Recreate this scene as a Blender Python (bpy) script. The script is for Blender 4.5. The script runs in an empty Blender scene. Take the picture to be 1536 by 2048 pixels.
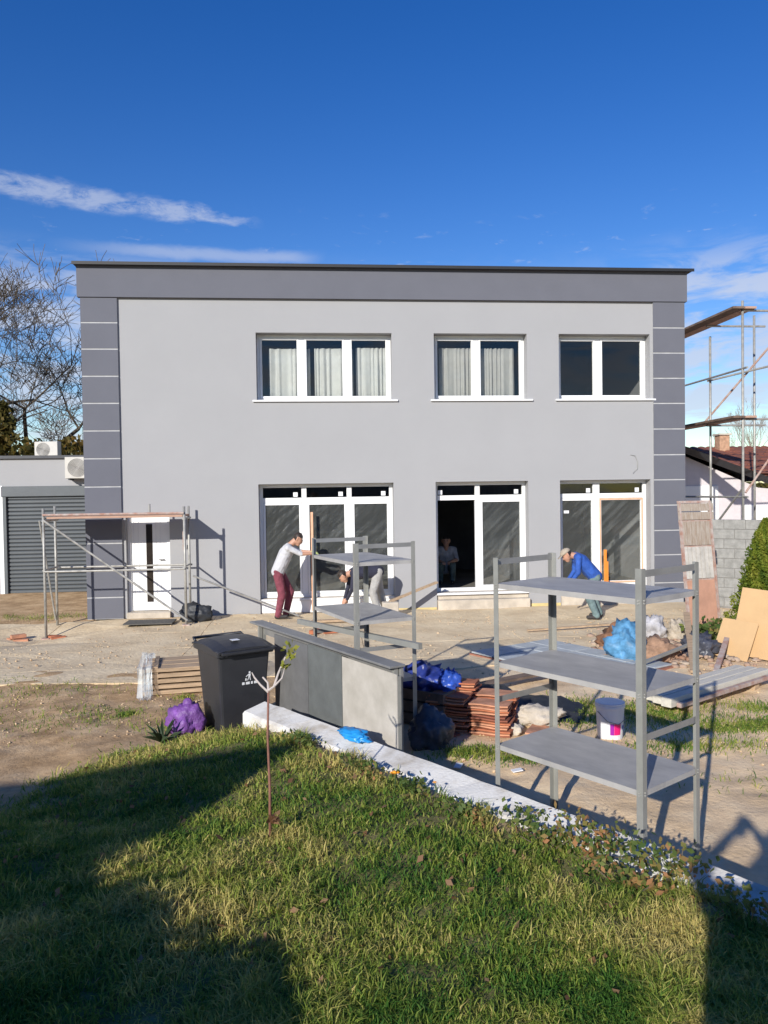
import bpy, math, random
import numpy as np
from mathutils import Vector, Matrix, noise as mnoise

R = math.radians
random.seed(7)
rng = np.random.default_rng(11)
scene = bpy.context.scene
COL = scene.collection

# ------------------------------------------------------------------ camera
EYE = Vector((0.0, 0.0, 2.4))
PITCH, ROLL, FPX = 0.0234896, -0.0145037, 1551.45
fw = Vector((0, math.cos(PITCH), -math.sin(PITCH)))
up0 = Vector((0, math.sin(PITCH), math.cos(PITCH)))
rt0 = Vector((1, 0, 0))
rt = rt0 * math.cos(ROLL) + up0 * math.sin(ROLL)
up = -rt0 * math.sin(ROLL) + up0 * math.cos(ROLL)
cam = bpy.data.cameras.new("camera")
cam.sensor_fit = 'VERTICAL'
cam.sensor_height = 24.0
cam.lens = 24.0 * FPX / 2048.0
cam.clip_start = 0.05
cam.clip_end = 3000
camo = bpy.data.objects.new("camera", cam)
COL.objects.link(camo)
m3 = Matrix((rt, up, -fw)).transposed()
camo.matrix_world = Matrix.Translation(EYE) @ m3.to_4x4()
scene.camera = camo

# ------------------------------------------------------------------ sky and sun
SUN_AZ, SUN_EL = R(24.5), R(21.5)          # the way the light travels, and its height
world = bpy.data.worlds.new("World")
scene.world = world
world.use_nodes = True
wn, wl = world.node_tree.nodes, world.node_tree.links
wn.clear()
wout = wn.new('ShaderNodeOutputWorld')
wbg = wn.new('ShaderNodeBackground')
wbg.inputs['Strength'].default_value = 0.118
sky = wn.new('ShaderNodeTexSky')
sky.sky_type = 'NISHITA'
sky.sun_disc = False
sky.sun_elevation = SUN_EL
sky.sun_rotation = math.pi + SUN_AZ
sky.altitude = 200
sky.air_density = 1.0
sky.dust_density = 0.0
sky.ozone_density = 2.0


def wmath(op, a, b=None, c=None, clamp=False):
    n = wn.new('ShaderNodeMath'); n.operation = op; n.use_clamp = clamp
    for i, v in enumerate((a, b, c)):
        if v is None: continue
        if isinstance(v, (int, float)): n.inputs[i].default_value = v
        else: wl.new(v, n.inputs[i])
    return n.outputs[0]


def wramp(x, lo, hi):
    n = wn.new('ShaderNodeMapRange'); n.interpolation_type = 'SMOOTHSTEP'
    wl.new(x, n.inputs['Value'])
    n.inputs['From Min'].default_value = lo; n.inputs['From Max'].default_value = hi
    return n.outputs[0]


wtc = wn.new('ShaderNodeTexCoord')
wsep = wn.new('ShaderNodeSeparateXYZ')
wl.new(wtc.outputs['Generated'], wsep.inputs[0])
w_az = wmath('MULTIPLY', wmath('ARCTAN2', wsep.outputs[0], wsep.outputs[1]), 57.2958)
w_el = wmath('MULTIPLY', wmath('ARCSINE', wsep.outputs[2]), 57.2958)


def wnoise(sx, sy, scale, detail, rough, off=0.0):
    cb = wn.new('ShaderNodeCombineXYZ')
    wl.new(wmath('MULTIPLY', w_az, sx), cb.inputs[0])
    wl.new(wmath('MULTIPLY', w_el, sy), cb.inputs[1])
    cb.inputs[2].default_value = off
    n = wn.new('ShaderNodeTexNoise')
    n.inputs['Scale'].default_value = scale
    n.inputs['Detail'].default_value = detail
    n.inputs['Roughness'].default_value = rough
    n.inputs['Distortion'].default_value = 0.4
    wl.new(cb.outputs[0], n.inputs['Vector'])
    return n.outputs['Fac']


# a long streak of cloud high on the left
n1 = wnoise(0.35, 0.9, 1.0, 6, 0.62, 1.3)
centre = wmath('ADD', wmath('MULTIPLY', wmath('ADD', w_az, 26.0), -0.058), 20.0)
centre = wmath('ADD', centre, wmath('MULTIPLY', wmath('SUBTRACT', n1, 0.5), 1.6))
width = wmath('ADD', 0.22, wmath('MULTIPLY', wramp(w_az, -8.0, -17.0), 0.52))
dist = wmath('DIVIDE', wmath('ABSOLUTE', wmath('SUBTRACT', w_el, centre)), width)
streak = wmath('MULTIPLY', wramp(dist, 1.25, 0.2), wmath('MULTIPLY', wramp(w_az, -8.2, -11.5), wramp(w_az, -60.0, -40.0)))
streak = wmath('MULTIPLY', streak, wramp(wnoise(0.5, 1.2, 1.0, 7, 0.7, 4.0), 0.28, 0.6))
streak = wmath('MULTIPLY', streak, 0.52)
# broken low cloud near the horizon
n2 = wnoise(0.16, 0.55, 1.0, 7, 0.6, 9.0)
low = wmath('MULTIPLY', wramp(n2, 0.40, 0.60), wramp(w_el, 17.6, 13.0))
low = wmath('MULTIPLY', low, wmath('ADD', wmath('ADD', wramp(w_az, -11.0, -19.0), wramp(w_az, 17.0, 22.0)), wmath('ADD', 0.2, wmath('MULTIPLY', wramp(w_az, -1.0, -10.0), 0.5)), clamp=True))
low = wmath('MULTIPLY', low, 0.75)
# small thin flecks
n3 = wnoise(0.45, 1.5, 1.0, 5, 0.6, 21.0)
fleck = wmath('MULTIPLY', wramp(n3, 0.60, 0.78), wmath('MULTIPLY', wramp(w_el, 14.0, 15.5), wramp(w_el, 20.5, 17.5)))
fleck = wmath('MULTIPLY', fleck, 0.4)
# a thin low band just over the roof line, left of centre
d2 = wmath('DIVIDE', wmath('ABSOLUTE', wmath('SUBTRACT', w_el, wmath('ADD', 16.75, wmath('MULTIPLY', wmath('SUBTRACT', n1, 0.5), 0.8)))), 0.55)
band2 = wmath('MULTIPLY', wmath('MULTIPLY', wramp(d2, 1.2, 0.1), wmath('MULTIPLY', wramp(w_az, -3.5, -7.0), wramp(w_az, -24.0, -15.0))), 0.42)
cl = wmath('MAXIMUM', wmath('MAXIMUM', wmath('MAXIMUM', streak, low), fleck), band2)
whsv = wn.new('ShaderNodeHueSaturation')
whsv.inputs['Saturation'].default_value = 1.41
whsv.inputs['Hue'].default_value = 0.520
wl.new(sky.outputs[0], whsv.inputs['Color'])
wmix = wn.new('ShaderNodeMix'); wmix.data_type = 'RGBA'
wl.new(cl, wmix.inputs['Factor'])
wl.new(whsv.outputs[0], wmix.inputs['A'])
wmix.inputs['B'].default_value = (4.6, 5.0, 6.0, 1)
wl.new(wmix.outputs['Result'], wbg.inputs['Color'])
wl.new(wbg.outputs[0], wout.inputs['Surface'])

sun = bpy.data.lights.new("sun", 'SUN')
sun.energy = 4.8
sun.angle = R(0.53)
sun.color = (1.0, 0.955, 0.88)
suno = bpy.data.objects.new("sun", sun)
COL.objects.link(suno)
LIGHT = Vector((math.sin(SUN_AZ) * math.cos(SUN_EL), math.cos(SUN_AZ) * math.cos(SUN_EL), -math.sin(SUN_EL)))
suno.rotation_euler = LIGHT.to_track_quat('-Z', 'Y').to_euler()

vs = scene.view_settings
scene.display_settings.display_device = 'sRGB'
vs.view_transform = 'Standard'
vs.look = 'None'
vs.exposure = 0.2
vs.gamma = 1.0
vs.use_curve_mapping = False
scene.cycles.use_denoising = True
scene.cycles.max_bounces = 8
scene.cycles.transparent_max_bounces = 12

# ------------------------------------------------------------------ materials
MATS = {}


def mat(name, col, rough=0.7, metal=0.0, var=0.12, scale=6.0, bump=0.15, bscale=60.0, col2=None, spec=0.5,
        lo=0.35, hi=0.65, detail=6, stretch=(1, 1, 1), trans=0.0, bdist=0.01):
    if name in MATS: return MATS[name]
    m = bpy.data.materials.new(name); m.use_nodes = True
    n, l = m.node_tree.nodes, m.node_tree.links
    b = n['Principled BSDF']
    b.inputs['Roughness'].default_value = rough
    b.inputs['Metallic'].default_value = metal
    b.inputs['Specular IOR Level'].default_value = spec
    if trans: b.inputs['Transmission Weight'].default_value = trans
    tc = n.new('ShaderNodeTexCoord')
    mp = n.new('ShaderNodeMapping'); mp.inputs['Scale'].default_value = stretch
    l.new(tc.outputs['Object'], mp.inputs['Vector'])
    nz = n.new('ShaderNodeTexNoise'); nz.inputs['Scale'].default_value = scale
    nz.inputs['Detail'].default_value = detail; nz.inputs['Roughness'].default_value = 0.65
    l.new(mp.outputs[0], nz.inputs['Vector'])
    mr = n.new('ShaderNodeMapRange'); mr.inputs['From Min'].default_value = lo; mr.inputs['From Max'].default_value = hi
    l.new(nz.outputs['Fac'], mr.inputs['Value'])
    mx = n.new('ShaderNodeMix'); mx.data_type = 'RGBA'
    c2 = col2 if col2 else tuple(max(0, c * (1 - var)) for c in col)
    c1 = col if col2 else tuple(min(1, c * (1 + var)) for c in col)
    mx.inputs['A'].default_value = (*c2, 1); mx.inputs['B'].default_value = (*c1, 1)
    l.new(mr.outputs[0], mx.inputs['Factor'])
    l.new(mx.outputs['Result'], b.inputs['Base Color'])
    if bump:
        nb = n.new('ShaderNodeTexNoise'); nb.inputs['Scale'].default_value = bscale; nb.inputs['Detail'].default_value = 4
        l.new(mp.outputs[0], nb.inputs['Vector'])
        bp = n.new('ShaderNodeBump'); bp.inputs['Strength'].default_value = bump; bp.inputs['Distance'].default_value = bdist
        l.new(nb.outputs['Fac'], bp.inputs['Height']); l.new(bp.outputs[0], b.inputs['Normal'])
    MATS[name] = m
    return m


def glass_mat(name, tint=(0.88, 0.89, 0.88), rough=0.0):
    m = bpy.data.materials.new(name); m.use_nodes = True
    n, l = m.node_tree.nodes, m.node_tree.links
    n.remove(n['Principled BSDF'])
    tr = n.new('ShaderNodeBsdfTransparent'); tr.inputs[0].default_value = (*tint, 1)
    gl = n.new('ShaderNodeBsdfGlossy'); gl.inputs['Roughness'].default_value = rough
    fr = n.new('ShaderNodeFresnel'); fr.inputs['IOR'].default_value = 1.5
    ms = n.new('ShaderNodeMixShader')
    l.new(fr.outputs[0], ms.inputs[0]); l.new(tr.outputs[0], ms.inputs[1]); l.new(gl.outputs[0], ms.inputs[2])
    l.new(ms.outputs[0], n['Material Output'].inputs['Surface'])
    MATS[name] = m
    return m


def film_mat(name, alpha, col):
    """thin crumpled plastic film: mostly clear, with creases that catch the light"""
    m = bpy.data.materials.new(name); m.use_nodes = True
    n, l = m.node_tree.nodes, m.node_tree.links
    b = n['Principled BSDF']
    b.inputs['Base Color'].default_value = (*col, 1); b.inputs['Roughness'].default_value = 0.25
    tr = n.new('ShaderNodeBsdfTransparent')
    tc = n.new('ShaderNodeTexCoord')
    mq = n.new('ShaderNodeMapping'); mq.inputs['Rotation'].default_value = (0, R(42), 0)
    l.new(tc.outputs['Object'], mq.inputs['Vector'])
    mp = n.new('ShaderNodeMapping'); mp.inputs['Scale'].default_value = (.8, 1, 7)
    l.new(mq.outputs[0], mp.inputs['Vector'])
    nz = n.new('ShaderNodeTexNoise'); nz.inputs['Scale'].default_value = 1.6; nz.inputs['Detail'].default_value = 5
    l.new(mp.outputs[0], nz.inputs['Vector'])
    mr = n.new('ShaderNodeMapRange'); mr.inputs['From Min'].default_value = 0.48; mr.inputs['From Max'].default_value = 0.86
    mr.inputs['To Min'].default_value = alpha; mr.inputs['To Max'].default_value = min(1, alpha + (0.13 if alpha < .2 else .5))
    l.new(nz.outputs['Fac'], mr.inputs['Value'])
    ms = n.new('ShaderNodeMixShader')
    l.new(mr.outputs[0], ms.inputs[0]); l.new(tr.outputs[0], ms.inputs[1]); l.new(b.outputs[0], ms.inputs[2])
    bp = n.new('ShaderNodeBump'); bp.inputs['Strength'].default_value = 0.7; bp.inputs['Distance'].default_value = 0.03
    l.new(nz.outputs['Fac'], bp.inputs['Height']); l.new(bp.outputs[0], b.inputs['Normal'])
    l.new(ms.outputs[0], n['Material Output'].inputs['Surface'])
    MATS[name] = m
    return m


FACADE = mat('light_render', (0.338, 0.338, 0.344), 0.9, var=0.022, scale=0.8, bump=0.25, bscale=260, bdist=0.003, spec=0.2)
DARKR = mat('dark_render', (0.132, 0.136, 0.160), 0.9, var=0.03, scale=1.6, bump=0.25, bscale=260, bdist=0.003, spec=0.2)
PVC = mat('white_pvc', (0.80, 0.80, 0.79), 0.35, var=0.02, scale=3, bump=0)
ANTHR = mat('anthracite_metal', (0.035, 0.037, 0.045), 0.45, metal=0.2, var=0.15)
SHUT = mat('shutter_grey', (0.085, 0.096, 0.105), 0.5, metal=0.1, var=0.06, scale=3)
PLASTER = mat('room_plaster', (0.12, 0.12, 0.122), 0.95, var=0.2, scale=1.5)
BARECONC = mat('bare_concrete', (0.50, 0.44, 0.36), 0.95, var=0.18, scale=3, bump=0.5, bscale=40)
INSUL = mat('insulation_edge', (0.60, 0.48, 0.22), 0.9)
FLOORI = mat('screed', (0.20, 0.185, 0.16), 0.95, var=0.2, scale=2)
GLASS = glass_mat('window_glass')
DARKGL = mat('dark_glass', (0.03, 0.024, 0.02), 0.08, var=0.2, bump=0)
FILM = film_mat('protective_film', 0.09, (0.50, 0.53, 0.51))
WRAP = film_mat('plastic_wrap', 0.35, (0.75, 0.80, 0.80))
CURT = mat('curtain_cloth', (0.70, 0.70, 0.69), 0.9, var=0.05, scale=8, bump=0)
CURTG = mat('curtain_grey', (0.52, 0.51, 0.50), 0.9, var=0.05, scale=8, bump=0)
SILLM = mat('sill_metal', (0.74, 0.74, 0.74), 0.4, var=0.03, bump=0)
STEEL = mat('galvanised_steel', (0.27, 0.27, 0.265), 0.42, metal=0.35, var=0.10, scale=9, bump=0.05)
POSTM = mat('post_grey', (0.30, 0.30, 0.275), 0.45, metal=0.25, var=0.08, scale=9, bump=0.05)
SHELFM = mat('shelf_plate', (0.44, 0.425, 0.40), 0.5, metal=0.05, var=0.14, scale=3.5, bump=0.12, bscale=9, col2=(0.30, 0.29, 0.28), lo=.3, hi=.7, stretch=(1, 2.2, 1), detail=9)
TUBEM = mat('scaffold_tube', (0.36, 0.35, 0.32), 0.5, metal=0.3, var=0.25, scale=7, bump=0.1)
RUSTY = mat('rusty_paint', (0.36, 0.19, 0.14), 0.8, var=0.3, scale=8, col2=(0.46, 0.40, 0.36))
DECKW = mat('deck_wood', (0.42, 0.27, 0.20), 0.85, var=0.2, scale=5, stretch=(1, 8, 8))
PLANKD = mat('dark_plank', (0.16, 0.11, 0.08), 0.85, var=0.3, scale=5)
WOOD = mat('raw_wood', (0.42, 0.30, 0.19), 0.85, var=0.25, scale=4, stretch=(1, 10, 10))
BINP = mat('bin_plastic', (0.030, 0.031, 0.036), 0.42, var=0.15, scale=4, bump=0.08, bscale=150)
WHITEP = mat('white_print', (0.75, 0.76, 0.78), 0.6, bump=0, var=0.02)
TERRA = mat('terracotta', (0.40, 0.135, 0.065), 0.85, var=0.3, scale=5, bump=0.3, bscale=50)
TERRA2 = mat('terracotta_pale', (0.50, 0.24, 0.14), 0.85, var=0.3, scale=5, bump=0.3, bscale=50)
ROOFT = mat('roof_tile', (0.22, 0.075, 0.045), 0.85, var=0.35, scale=3, bump=0.3, bscale=50)
SLATE = mat('slate_blue_tile', (0.40, 0.43, 0.44), 0.75, var=0.12, scale=5, bump=0.2)
KERBM = mat('white_wall', (0.70, 0.68, 0.635), 0.92, var=0.2, scale=3.2, col2=(0.42, 0.37, 0.30), lo=0.30, hi=0.52, detail=10, bump=0.4, bscale=50)
BLOCKM = mat('concrete_block', (0.27, 0.265, 0.245), 0.95, var=0.2, scale=7, bump=0.5, bscale=45)
MORTAR = mat('mortar', (0.22, 0.21, 0.195), 0.95)
NWALL = mat('neighbour_render', (0.60, 0.55, 0.56), 0.9, var=0.05)
CARD = mat('cardboard', (0.55, 0.36, 0.18), 0.85, var=0.06, scale=2, bump=0.1)
BARK = mat('bark', (0.115, 0.09, 0.062), 0.95, var=0.35, scale=8, bump=0.6, bscale=30)
BARKL = mat('pale_bark', (0.30, 0.25, 0.19), 0.95, var=0.3, scale=8, bump=0.6, bscale=30)
SKIN = mat('skin', (0.50, 0.27, 0.18), 0.55, var=0.06, bump=0)
HAIRD = mat('dark_hair', (0.03, 0.02, 0.015), 0.6, var=0.3, scale=40)
BLUEB = mat('blue_bag', (0.02, 0.035, 0.19), 0.35, var=0.4, scale=8, bump=0.5, bscale=25)
LBLUE = mat('light_blue_bag', (0.09, 0.25, 0.42), 0.55, var=0.35, scale=8, bump=0.5, bscale=25)
PURP = mat('purple_bag', (0.17, 0.065, 0.27), 0.5, var=0.4, scale=8, bump=0.9, bscale=40)
DBAG = mat('grey_bag', (0.06, 0.065, 0.085), 0.4, var=0.3, scale=8, bump=0.5, bscale=25)
TARP = mat('dark_tarp', (0.022, 0.025, 0.03), 0.55, var=0.3, scale=8, bump=0.5, bscale=25)
ORANGE = mat('orange_plastic', (0.75, 0.24, 0.03), 0.5, bump=0)
TAPE = mat('protective_tape', (0.70, 0.40, 0.25), 0.6, bump=0)


def leaf_mat(name, a, b, c, scale=2.0):
    m = bpy.data.materials.new(name); m.use_nodes = True
    n, l = m.node_tree.nodes, m.node_tree.links
    bs = n['Principled BSDF']; bs.inputs['Roughness'].default_value = 0.6
    bs.inputs['Specular IOR Level'].default_value = 0.25
    at = n.new('ShaderNodeAttribute'); at.attribute_name = 'tint'
    tc = n.new('ShaderNodeTexCoord')
    nz = n.new('ShaderNodeTexNoise'); nz.inputs['Scale'].default_value = scale; nz.inputs['Detail'].default_value = 5
    l.new(tc.outputs['Object'], nz.inputs['Vector'])
    ad = n.new('ShaderNodeMath'); ad.operation = 'MULTIPLY_ADD'
    l.new(nz.outputs['Fac'], ad.inputs[0]); ad.inputs[1].default_value = 1.7; ad.inputs[2].default_value = -0.85
    a2 = n.new('ShaderNodeMath'); a2.operation = 'ADD'; a2.use_clamp = True
    l.new(ad.outputs[0], a2.inputs[0]); l.new(at.outputs['Fac'], a2.inputs[1])
    rp = n.new('ShaderNodeValToRGB')
    rp.color_ramp.elements[0].color = (*a, 1); rp.color_ramp.elements[1].color = (*c, 1)
    e = rp.color_ramp.elements.new(0.5); e.color = (*b, 1)
    l.new(a2.outputs[0], rp.inputs[0]); l.new(rp.outputs[0], bs.inputs['Base Color'])
    tl = n.new('ShaderNodeBsdfTranslucent'); l.new(rp.outputs[0], tl.inputs[0])
    ms = n.new('ShaderNodeMixShader'); ms.inputs[0].default_value = 0.45
    l.new(bs.outputs[0], ms.inputs[1]); l.new(tl.outputs[0], ms.inputs[2])
    l.new(ms.outputs[0], n['Material Output'].inputs['Surface'])
    MATS[name] = m
    return m


GRASS = leaf_mat('lawn_grass', (0.075, 0.185, 0.03), (0.30, 0.37, 0.06), (0.68, 0.56, 0.20), 1.9)
WEED = leaf_mat('weed_leaf', (0.08, 0.14, 0.035), (0.19, 0.23, 0.06), (0.50, 0.24, 0.11), 3)
HEDGE = leaf_mat('autumn_hedge', (0.05, 0.055, 0.015), (0.12, 0.10, 0.024), (0.26, 0.15, 0.035), 0.8)
THUJA = leaf_mat('thuja_leaf', (0.07, 0.12, 0.016), (0.21, 0.27, 0.03), (0.36, 0.36, 0.06), 3)
YLEAF = leaf_mat('yellow_leaf', (0.22, 0.25, 0.03), (0.36, 0.36, 0.06), (0.45, 0.40, 0.10), 3)
DLEAF = leaf_mat('dry_leaf', (0.20, 0.10, 0.05), (0.32, 0.18, 0.10), (0.42, 0.27, 0.16), 3)


# ------------------------------------------------------------------ mesh helpers
class MB:
    def __init__(s): s.v, s.f, s.m = [], [], []

    def add(s, vs_, fs, mi=0):
        o = len(s.v); s.v.extend([tuple(x) for x in vs_])
        s.f.extend([tuple(i + o for i in f) for f in fs]); s.m.extend([mi] * len(fs)); return s

    def box(s, x0, x1, y0, y1, z0, z1, mi=0):
        return s.add([(x0, y0, z0), (x1, y0, z0), (x1, y1, z0), (x0, y1, z0), (x0, y0, z1), (x1, y0, z1), (x1, y1, z1), (x0, y1, z1)],
                     [(3, 2, 1, 0), (4, 5, 6, 7), (0, 1, 5, 4), (1, 2, 6, 5), (2, 3, 7, 6), (3, 0, 4, 7)], mi)

    def obox(s, c, ax, ay, az, hx, hy, hz, mi=0):
        c, ax, ay, az = Vector(c), Vector(ax).normalized() * hx, Vector(ay).normalized() * hy, Vector(az).normalized() * hz
        p = [c + ax * i + ay * j + az * k for k in (-1, 1) for (i, j) in ((-1, -1), (1, -1), (1, 1), (-1, 1))]
        return s.add(p, [(3, 2, 1, 0), (4, 5, 6, 7), (0, 1, 5, 4), (1, 2, 6, 5), (2, 3, 7, 6), (3, 0, 4, 7)], mi)

    def tube(s, pts, r, n=8, cap=True, mi=0):
        pts = [Vector(p) for p in pts]
        rs = r if isinstance(r, (list, tuple)) else [r] * len(pts)
        vs_, fs = [], []
        for i, p in enumerate(pts):
            d = (pts[min(i + 1, len(pts) - 1)] - pts[max(i - 1, 0)])
            d = d.normalized() if d.length > 1e-9 else Vector((0, 0, 1))
            a = d.cross(Vector((0, 0, 1)) if abs(d.z) < 0.9 else Vector((1, 0, 0))).normalized(); b = d.cross(a)
            for k in range(n):
                t = 2 * math.pi * k / n
                vs_.append(p + (a * math.cos(t) + b * math.sin(t)) * rs[i])
        for i in range(len(pts) - 1):
            for k in range(n):
                fs.append((i * n + k, i * n + (k + 1) % n, (i + 1) * n + (k + 1) % n, (i + 1) * n + k))
        if cap:
            fs.append(tuple(range(n))[::-1]); fs.append(tuple(range((len(pts) - 1) * n, len(pts) * n)))
        return s.add(vs_, fs, mi)

    def bar(s, p0, p1, w, h, mi=0):
        p0, p1 = Vector(p0), Vector(p1); d = p1 - p0
        a = d.cross(Vector((0, 0, 1)) if abs(d.normalized().z) < 0.95 else Vector((0, 1, 0))).normalized(); b = d.cross(a)
        return s.obox((p0 + p1) / 2, d, a, b, d.length / 2, w / 2, h / 2, mi)

    def ball(s, c, rx, ry, rz, nu=12, nv=8, mi=0):
        vs_ = [(c[0], c[1], c[2] - rz)]
        for j in range(1, nv):
            t = math.pi * j / nv - math.pi / 2
            for i in range(nu):
                p = 2 * math.pi * i / nu
                vs_.append((c[0] + rx * math.cos(t) * math.cos(p), c[1] + ry * math.cos(t) * math.sin(p), c[2] + rz * math.sin(t)))
        vs_.append((c[0], c[1], c[2] + rz)); L = len(vs_) - 1; fs = []
        for i in range(nu): fs.append((0, 1 + (i + 1) % nu, 1 + i))
        for j in range(nv - 2):
            for i in range(nu):
                a = 1 + j * nu; fs.append((a + i, a + (i + 1) % nu, a + nu + (i + 1) % nu, a + nu + i))
        a = 1 + (nv - 2) * nu
        for i in range(nu): fs.append((a + i, a + (i + 1) % nu, L))
        return s.add(vs_, fs, mi)

    def lathe(s, prof, n=20, mi=0):
        vs_ = [(r * math.cos(2 * math.pi * k / n), r * math.sin(2 * math.pi * k / n), z) for (r, z) in prof for k in range(n)]
        fs = [(i * n + k, i * n + (k + 1) % n, (i + 1) * n + (k + 1) % n, (i + 1) * n + k) for i in range(len(prof) - 1) for k in range(n)]
        fs.append(tuple(range(n))[::-1]); fs.append(tuple(range((len(prof) - 1) * n, len(prof) * n)))
        return s.add(vs_, fs, mi)

    def build(s, name, mats, parent=None, loc=None, rz=0.0, smooth=False, bevel=0.0):
        me = bpy.data.meshes.new(name); me.from_pydata(s.v, [], s.f)
        if not isinstance(mats, (list, tuple)): mats = [mats]
        for m in mats: me.materials.append(m)
        if len(mats) > 1: me.polygons.foreach_set('material_index', s.m)
        if smooth: me.polygons.foreach_set('use_smooth', [True] * len(me.polygons))
        me.update()
        return place(name, me, parent, loc, rz, bevel)


def place(name, me, parent=None, loc=None, rz=0.0, bevel=0.0):
    o = bpy.data.objects.new(name, me); COL.objects.link(o)
    o.parent = parent
    if loc is not None: o.location = loc
    o.rotation_euler = (0, 0, rz)
    if bevel:
        b = o.modifiers.new('bevel', 'BEVEL'); b.width = bevel; b.segments = 2; b.limit_method = 'ANGLE'; b.angle_limit = R(40)
    return o


def tag(o, label=None, cat=None, group=None, kind=None):
    if label: o['label'] = label
    if cat: o['category'] = cat
    if group: o['group'] = group
    if kind: o['kind'] = kind
    return o


def thing(name, label, cat, loc=(0, 0, 0), rz=0.0, group=None):
    o = bpy.data.objects.new(name, None); COL.objects.link(o)
    o.empty_display_size = 0.2
    o.location = loc; o.rotation_euler = (0, 0, rz)
    return tag(o, label, cat, group)


def copy_thing(o, loc, rz, label):
    def rec(s, par):
        c = s.copy(); COL.objects.link(c); c.parent = par
        for ch in list(s.children): rec(ch, c)
        return c
    kids = list(o.children)
    c = o.copy(); COL.objects.link(c); c.location = loc; c.rotation_euler = (0, 0, rz); c['label'] = label
    for ch in kids: rec(ch, c)
    return c


def numpy_mesh(name, verts, faces, material, tint=None, smooth=False):
    """verts (n,3), faces (m,k) numpy, every face of the same size"""
    me = bpy.data.meshes.new(name)
    k = faces.shape[1]
    me.vertices.add(len(verts)); me.vertices.foreach_set('co', np.ascontiguousarray(verts, dtype=np.float32).ravel())
    me.loops.add(faces.size); me.loops.foreach_set('vertex_index', faces.astype(np.int32).ravel())
    me.polygons.add(len(faces)); me.polygons.foreach_set('loop_start', np.arange(0, faces.size, k, dtype=np.int32))
    if smooth: me.polygons.foreach_set('use_smooth', np.ones(len(faces), dtype=bool))
    if tint is not None:
        a = me.attributes.new('tint', 'FLOAT', 'POINT'); a.data.foreach_set('value', tint.astype(np.float32))
    me.materials.append(material)
    me.update(calc_edges=True); me.validate()
    return me


# ------------------------------------------------------------------ frames of reference
YAW = 0.0909426
BO = Vector((0, 15.81784, 0))
BE = Vector((math.cos(YAW), math.sin(YAW), 0)); BN = Vector((-math.sin(YAW), math.cos(YAW), 0))
def H(u, v, z=0.0): return BO + BE * u + BN * v + Vector((0, 0, z))     # a point in the house's own frame
WT = Vector((0.645, -0.764, 0)).normalized(); WNRM = Vector((0.764, 0.645, 0)).normalized()   # the low garden wall


def sm(x): 
    x = np.clip(x, 0, 1); return x * x * (3 - 2 * x)


def ground_z(x, y):
    x = np.asarray(x, dtype=float); y = np.asarray(y, dtype=float)
    s = x * WNRM.x + y * WNRM.y - 3.45
    t = x * WT.x + y * WT.y
    zl = 0.435 * sm((x + 3.6) / 3.0) * sm((8.6 - y) / 2.6)
    zl = np.where(y < 5, np.maximum(zl, 0.435 * sm((x + 7) / 5.0) * sm((6.5 - y) / 2.5)), zl)
    steep = 1 - sm((s - 0.09) / 0.18)
    soft = 1 - sm((s + 0.1) / 1.3)
    k = sm((t + 6.35) / 0.25)
    z = zl * (steep * k + soft * (1 - k))
    z = z - 0.22 * np.exp(-(((x + 6.6) / 1.6) ** 2 + ((y - 13.9) / 1.2) ** 2))
    z = z + 0.012 * np.sin(x * 2.1 + 1.3) * np.sin(y * 1.7) + 0.008 * np.sin(x * 5.3 + y * 3.1)
    return z


def gz(x, y): return float(ground_z(x, y))


# ------------------------------------------------------------------ ground
def axis(lo, hi, step, far):
    a = list(np.arange(lo, hi + 1e-6, step)); d = step
    while a[-1] < far: d *= 1.35; a.append(a[-1] + d)
    d = step
    while a[0] > -far: d *= 1.35; a.insert(0, a[0] - d)
    return np.array(a)


gx, gy = axis(-9, 9.5, 0.07, 700), axis(2.2, 16.5, 0.07, 700)
XX, YY = np.meshgrid(gx, gy)
ZZ = ground_z(XX, YY)
near = np.exp(-((np.hypot(XX, YY - 8) / 14) ** 4))
bumpn = rng.normal(0, 1, XX.shape)
for _ in range(2):
    bumpn = (bumpn + np.roll(bumpn, 1, 0) + np.roll(bumpn, 1, 1) + np.roll(bumpn, -1, 0) + np.roll(bumpn, -1, 1)) / 5
on_pave = sm((YY - 10.6) / 0.3)
ZZ = ZZ + bumpn * 0.022 * near * (1 - on_pave) - 0.03 * on_pave * near
nx, ny = len(gx), len(gy)
idx = np.arange(nx * ny).reshape(ny, nx)
F = np.stack([idx[:-1, :-1], idx[:-1, 1:], idx[1:, 1:], idx[1:, :-1]], -1).reshape(-1, 4)
S_ = XX * WNRM.x + YY * WNRM.y - 3.45
lawnm = sm((0.1 - S_) / 0.2) * sm((XX + 2.75 + 0.35 * np.sin(YY * 2.3)) / 0.7) * sm((7.25 - YY + 0.25 * np.sin(XX * 3)) / 0.5)
lawnm = np.maximum(lawnm, sm((5.9 - YY + 0.2 * np.sin(XX * 4)) / 0.8) * sm((0.1 - S_) / 0.2))


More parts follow.
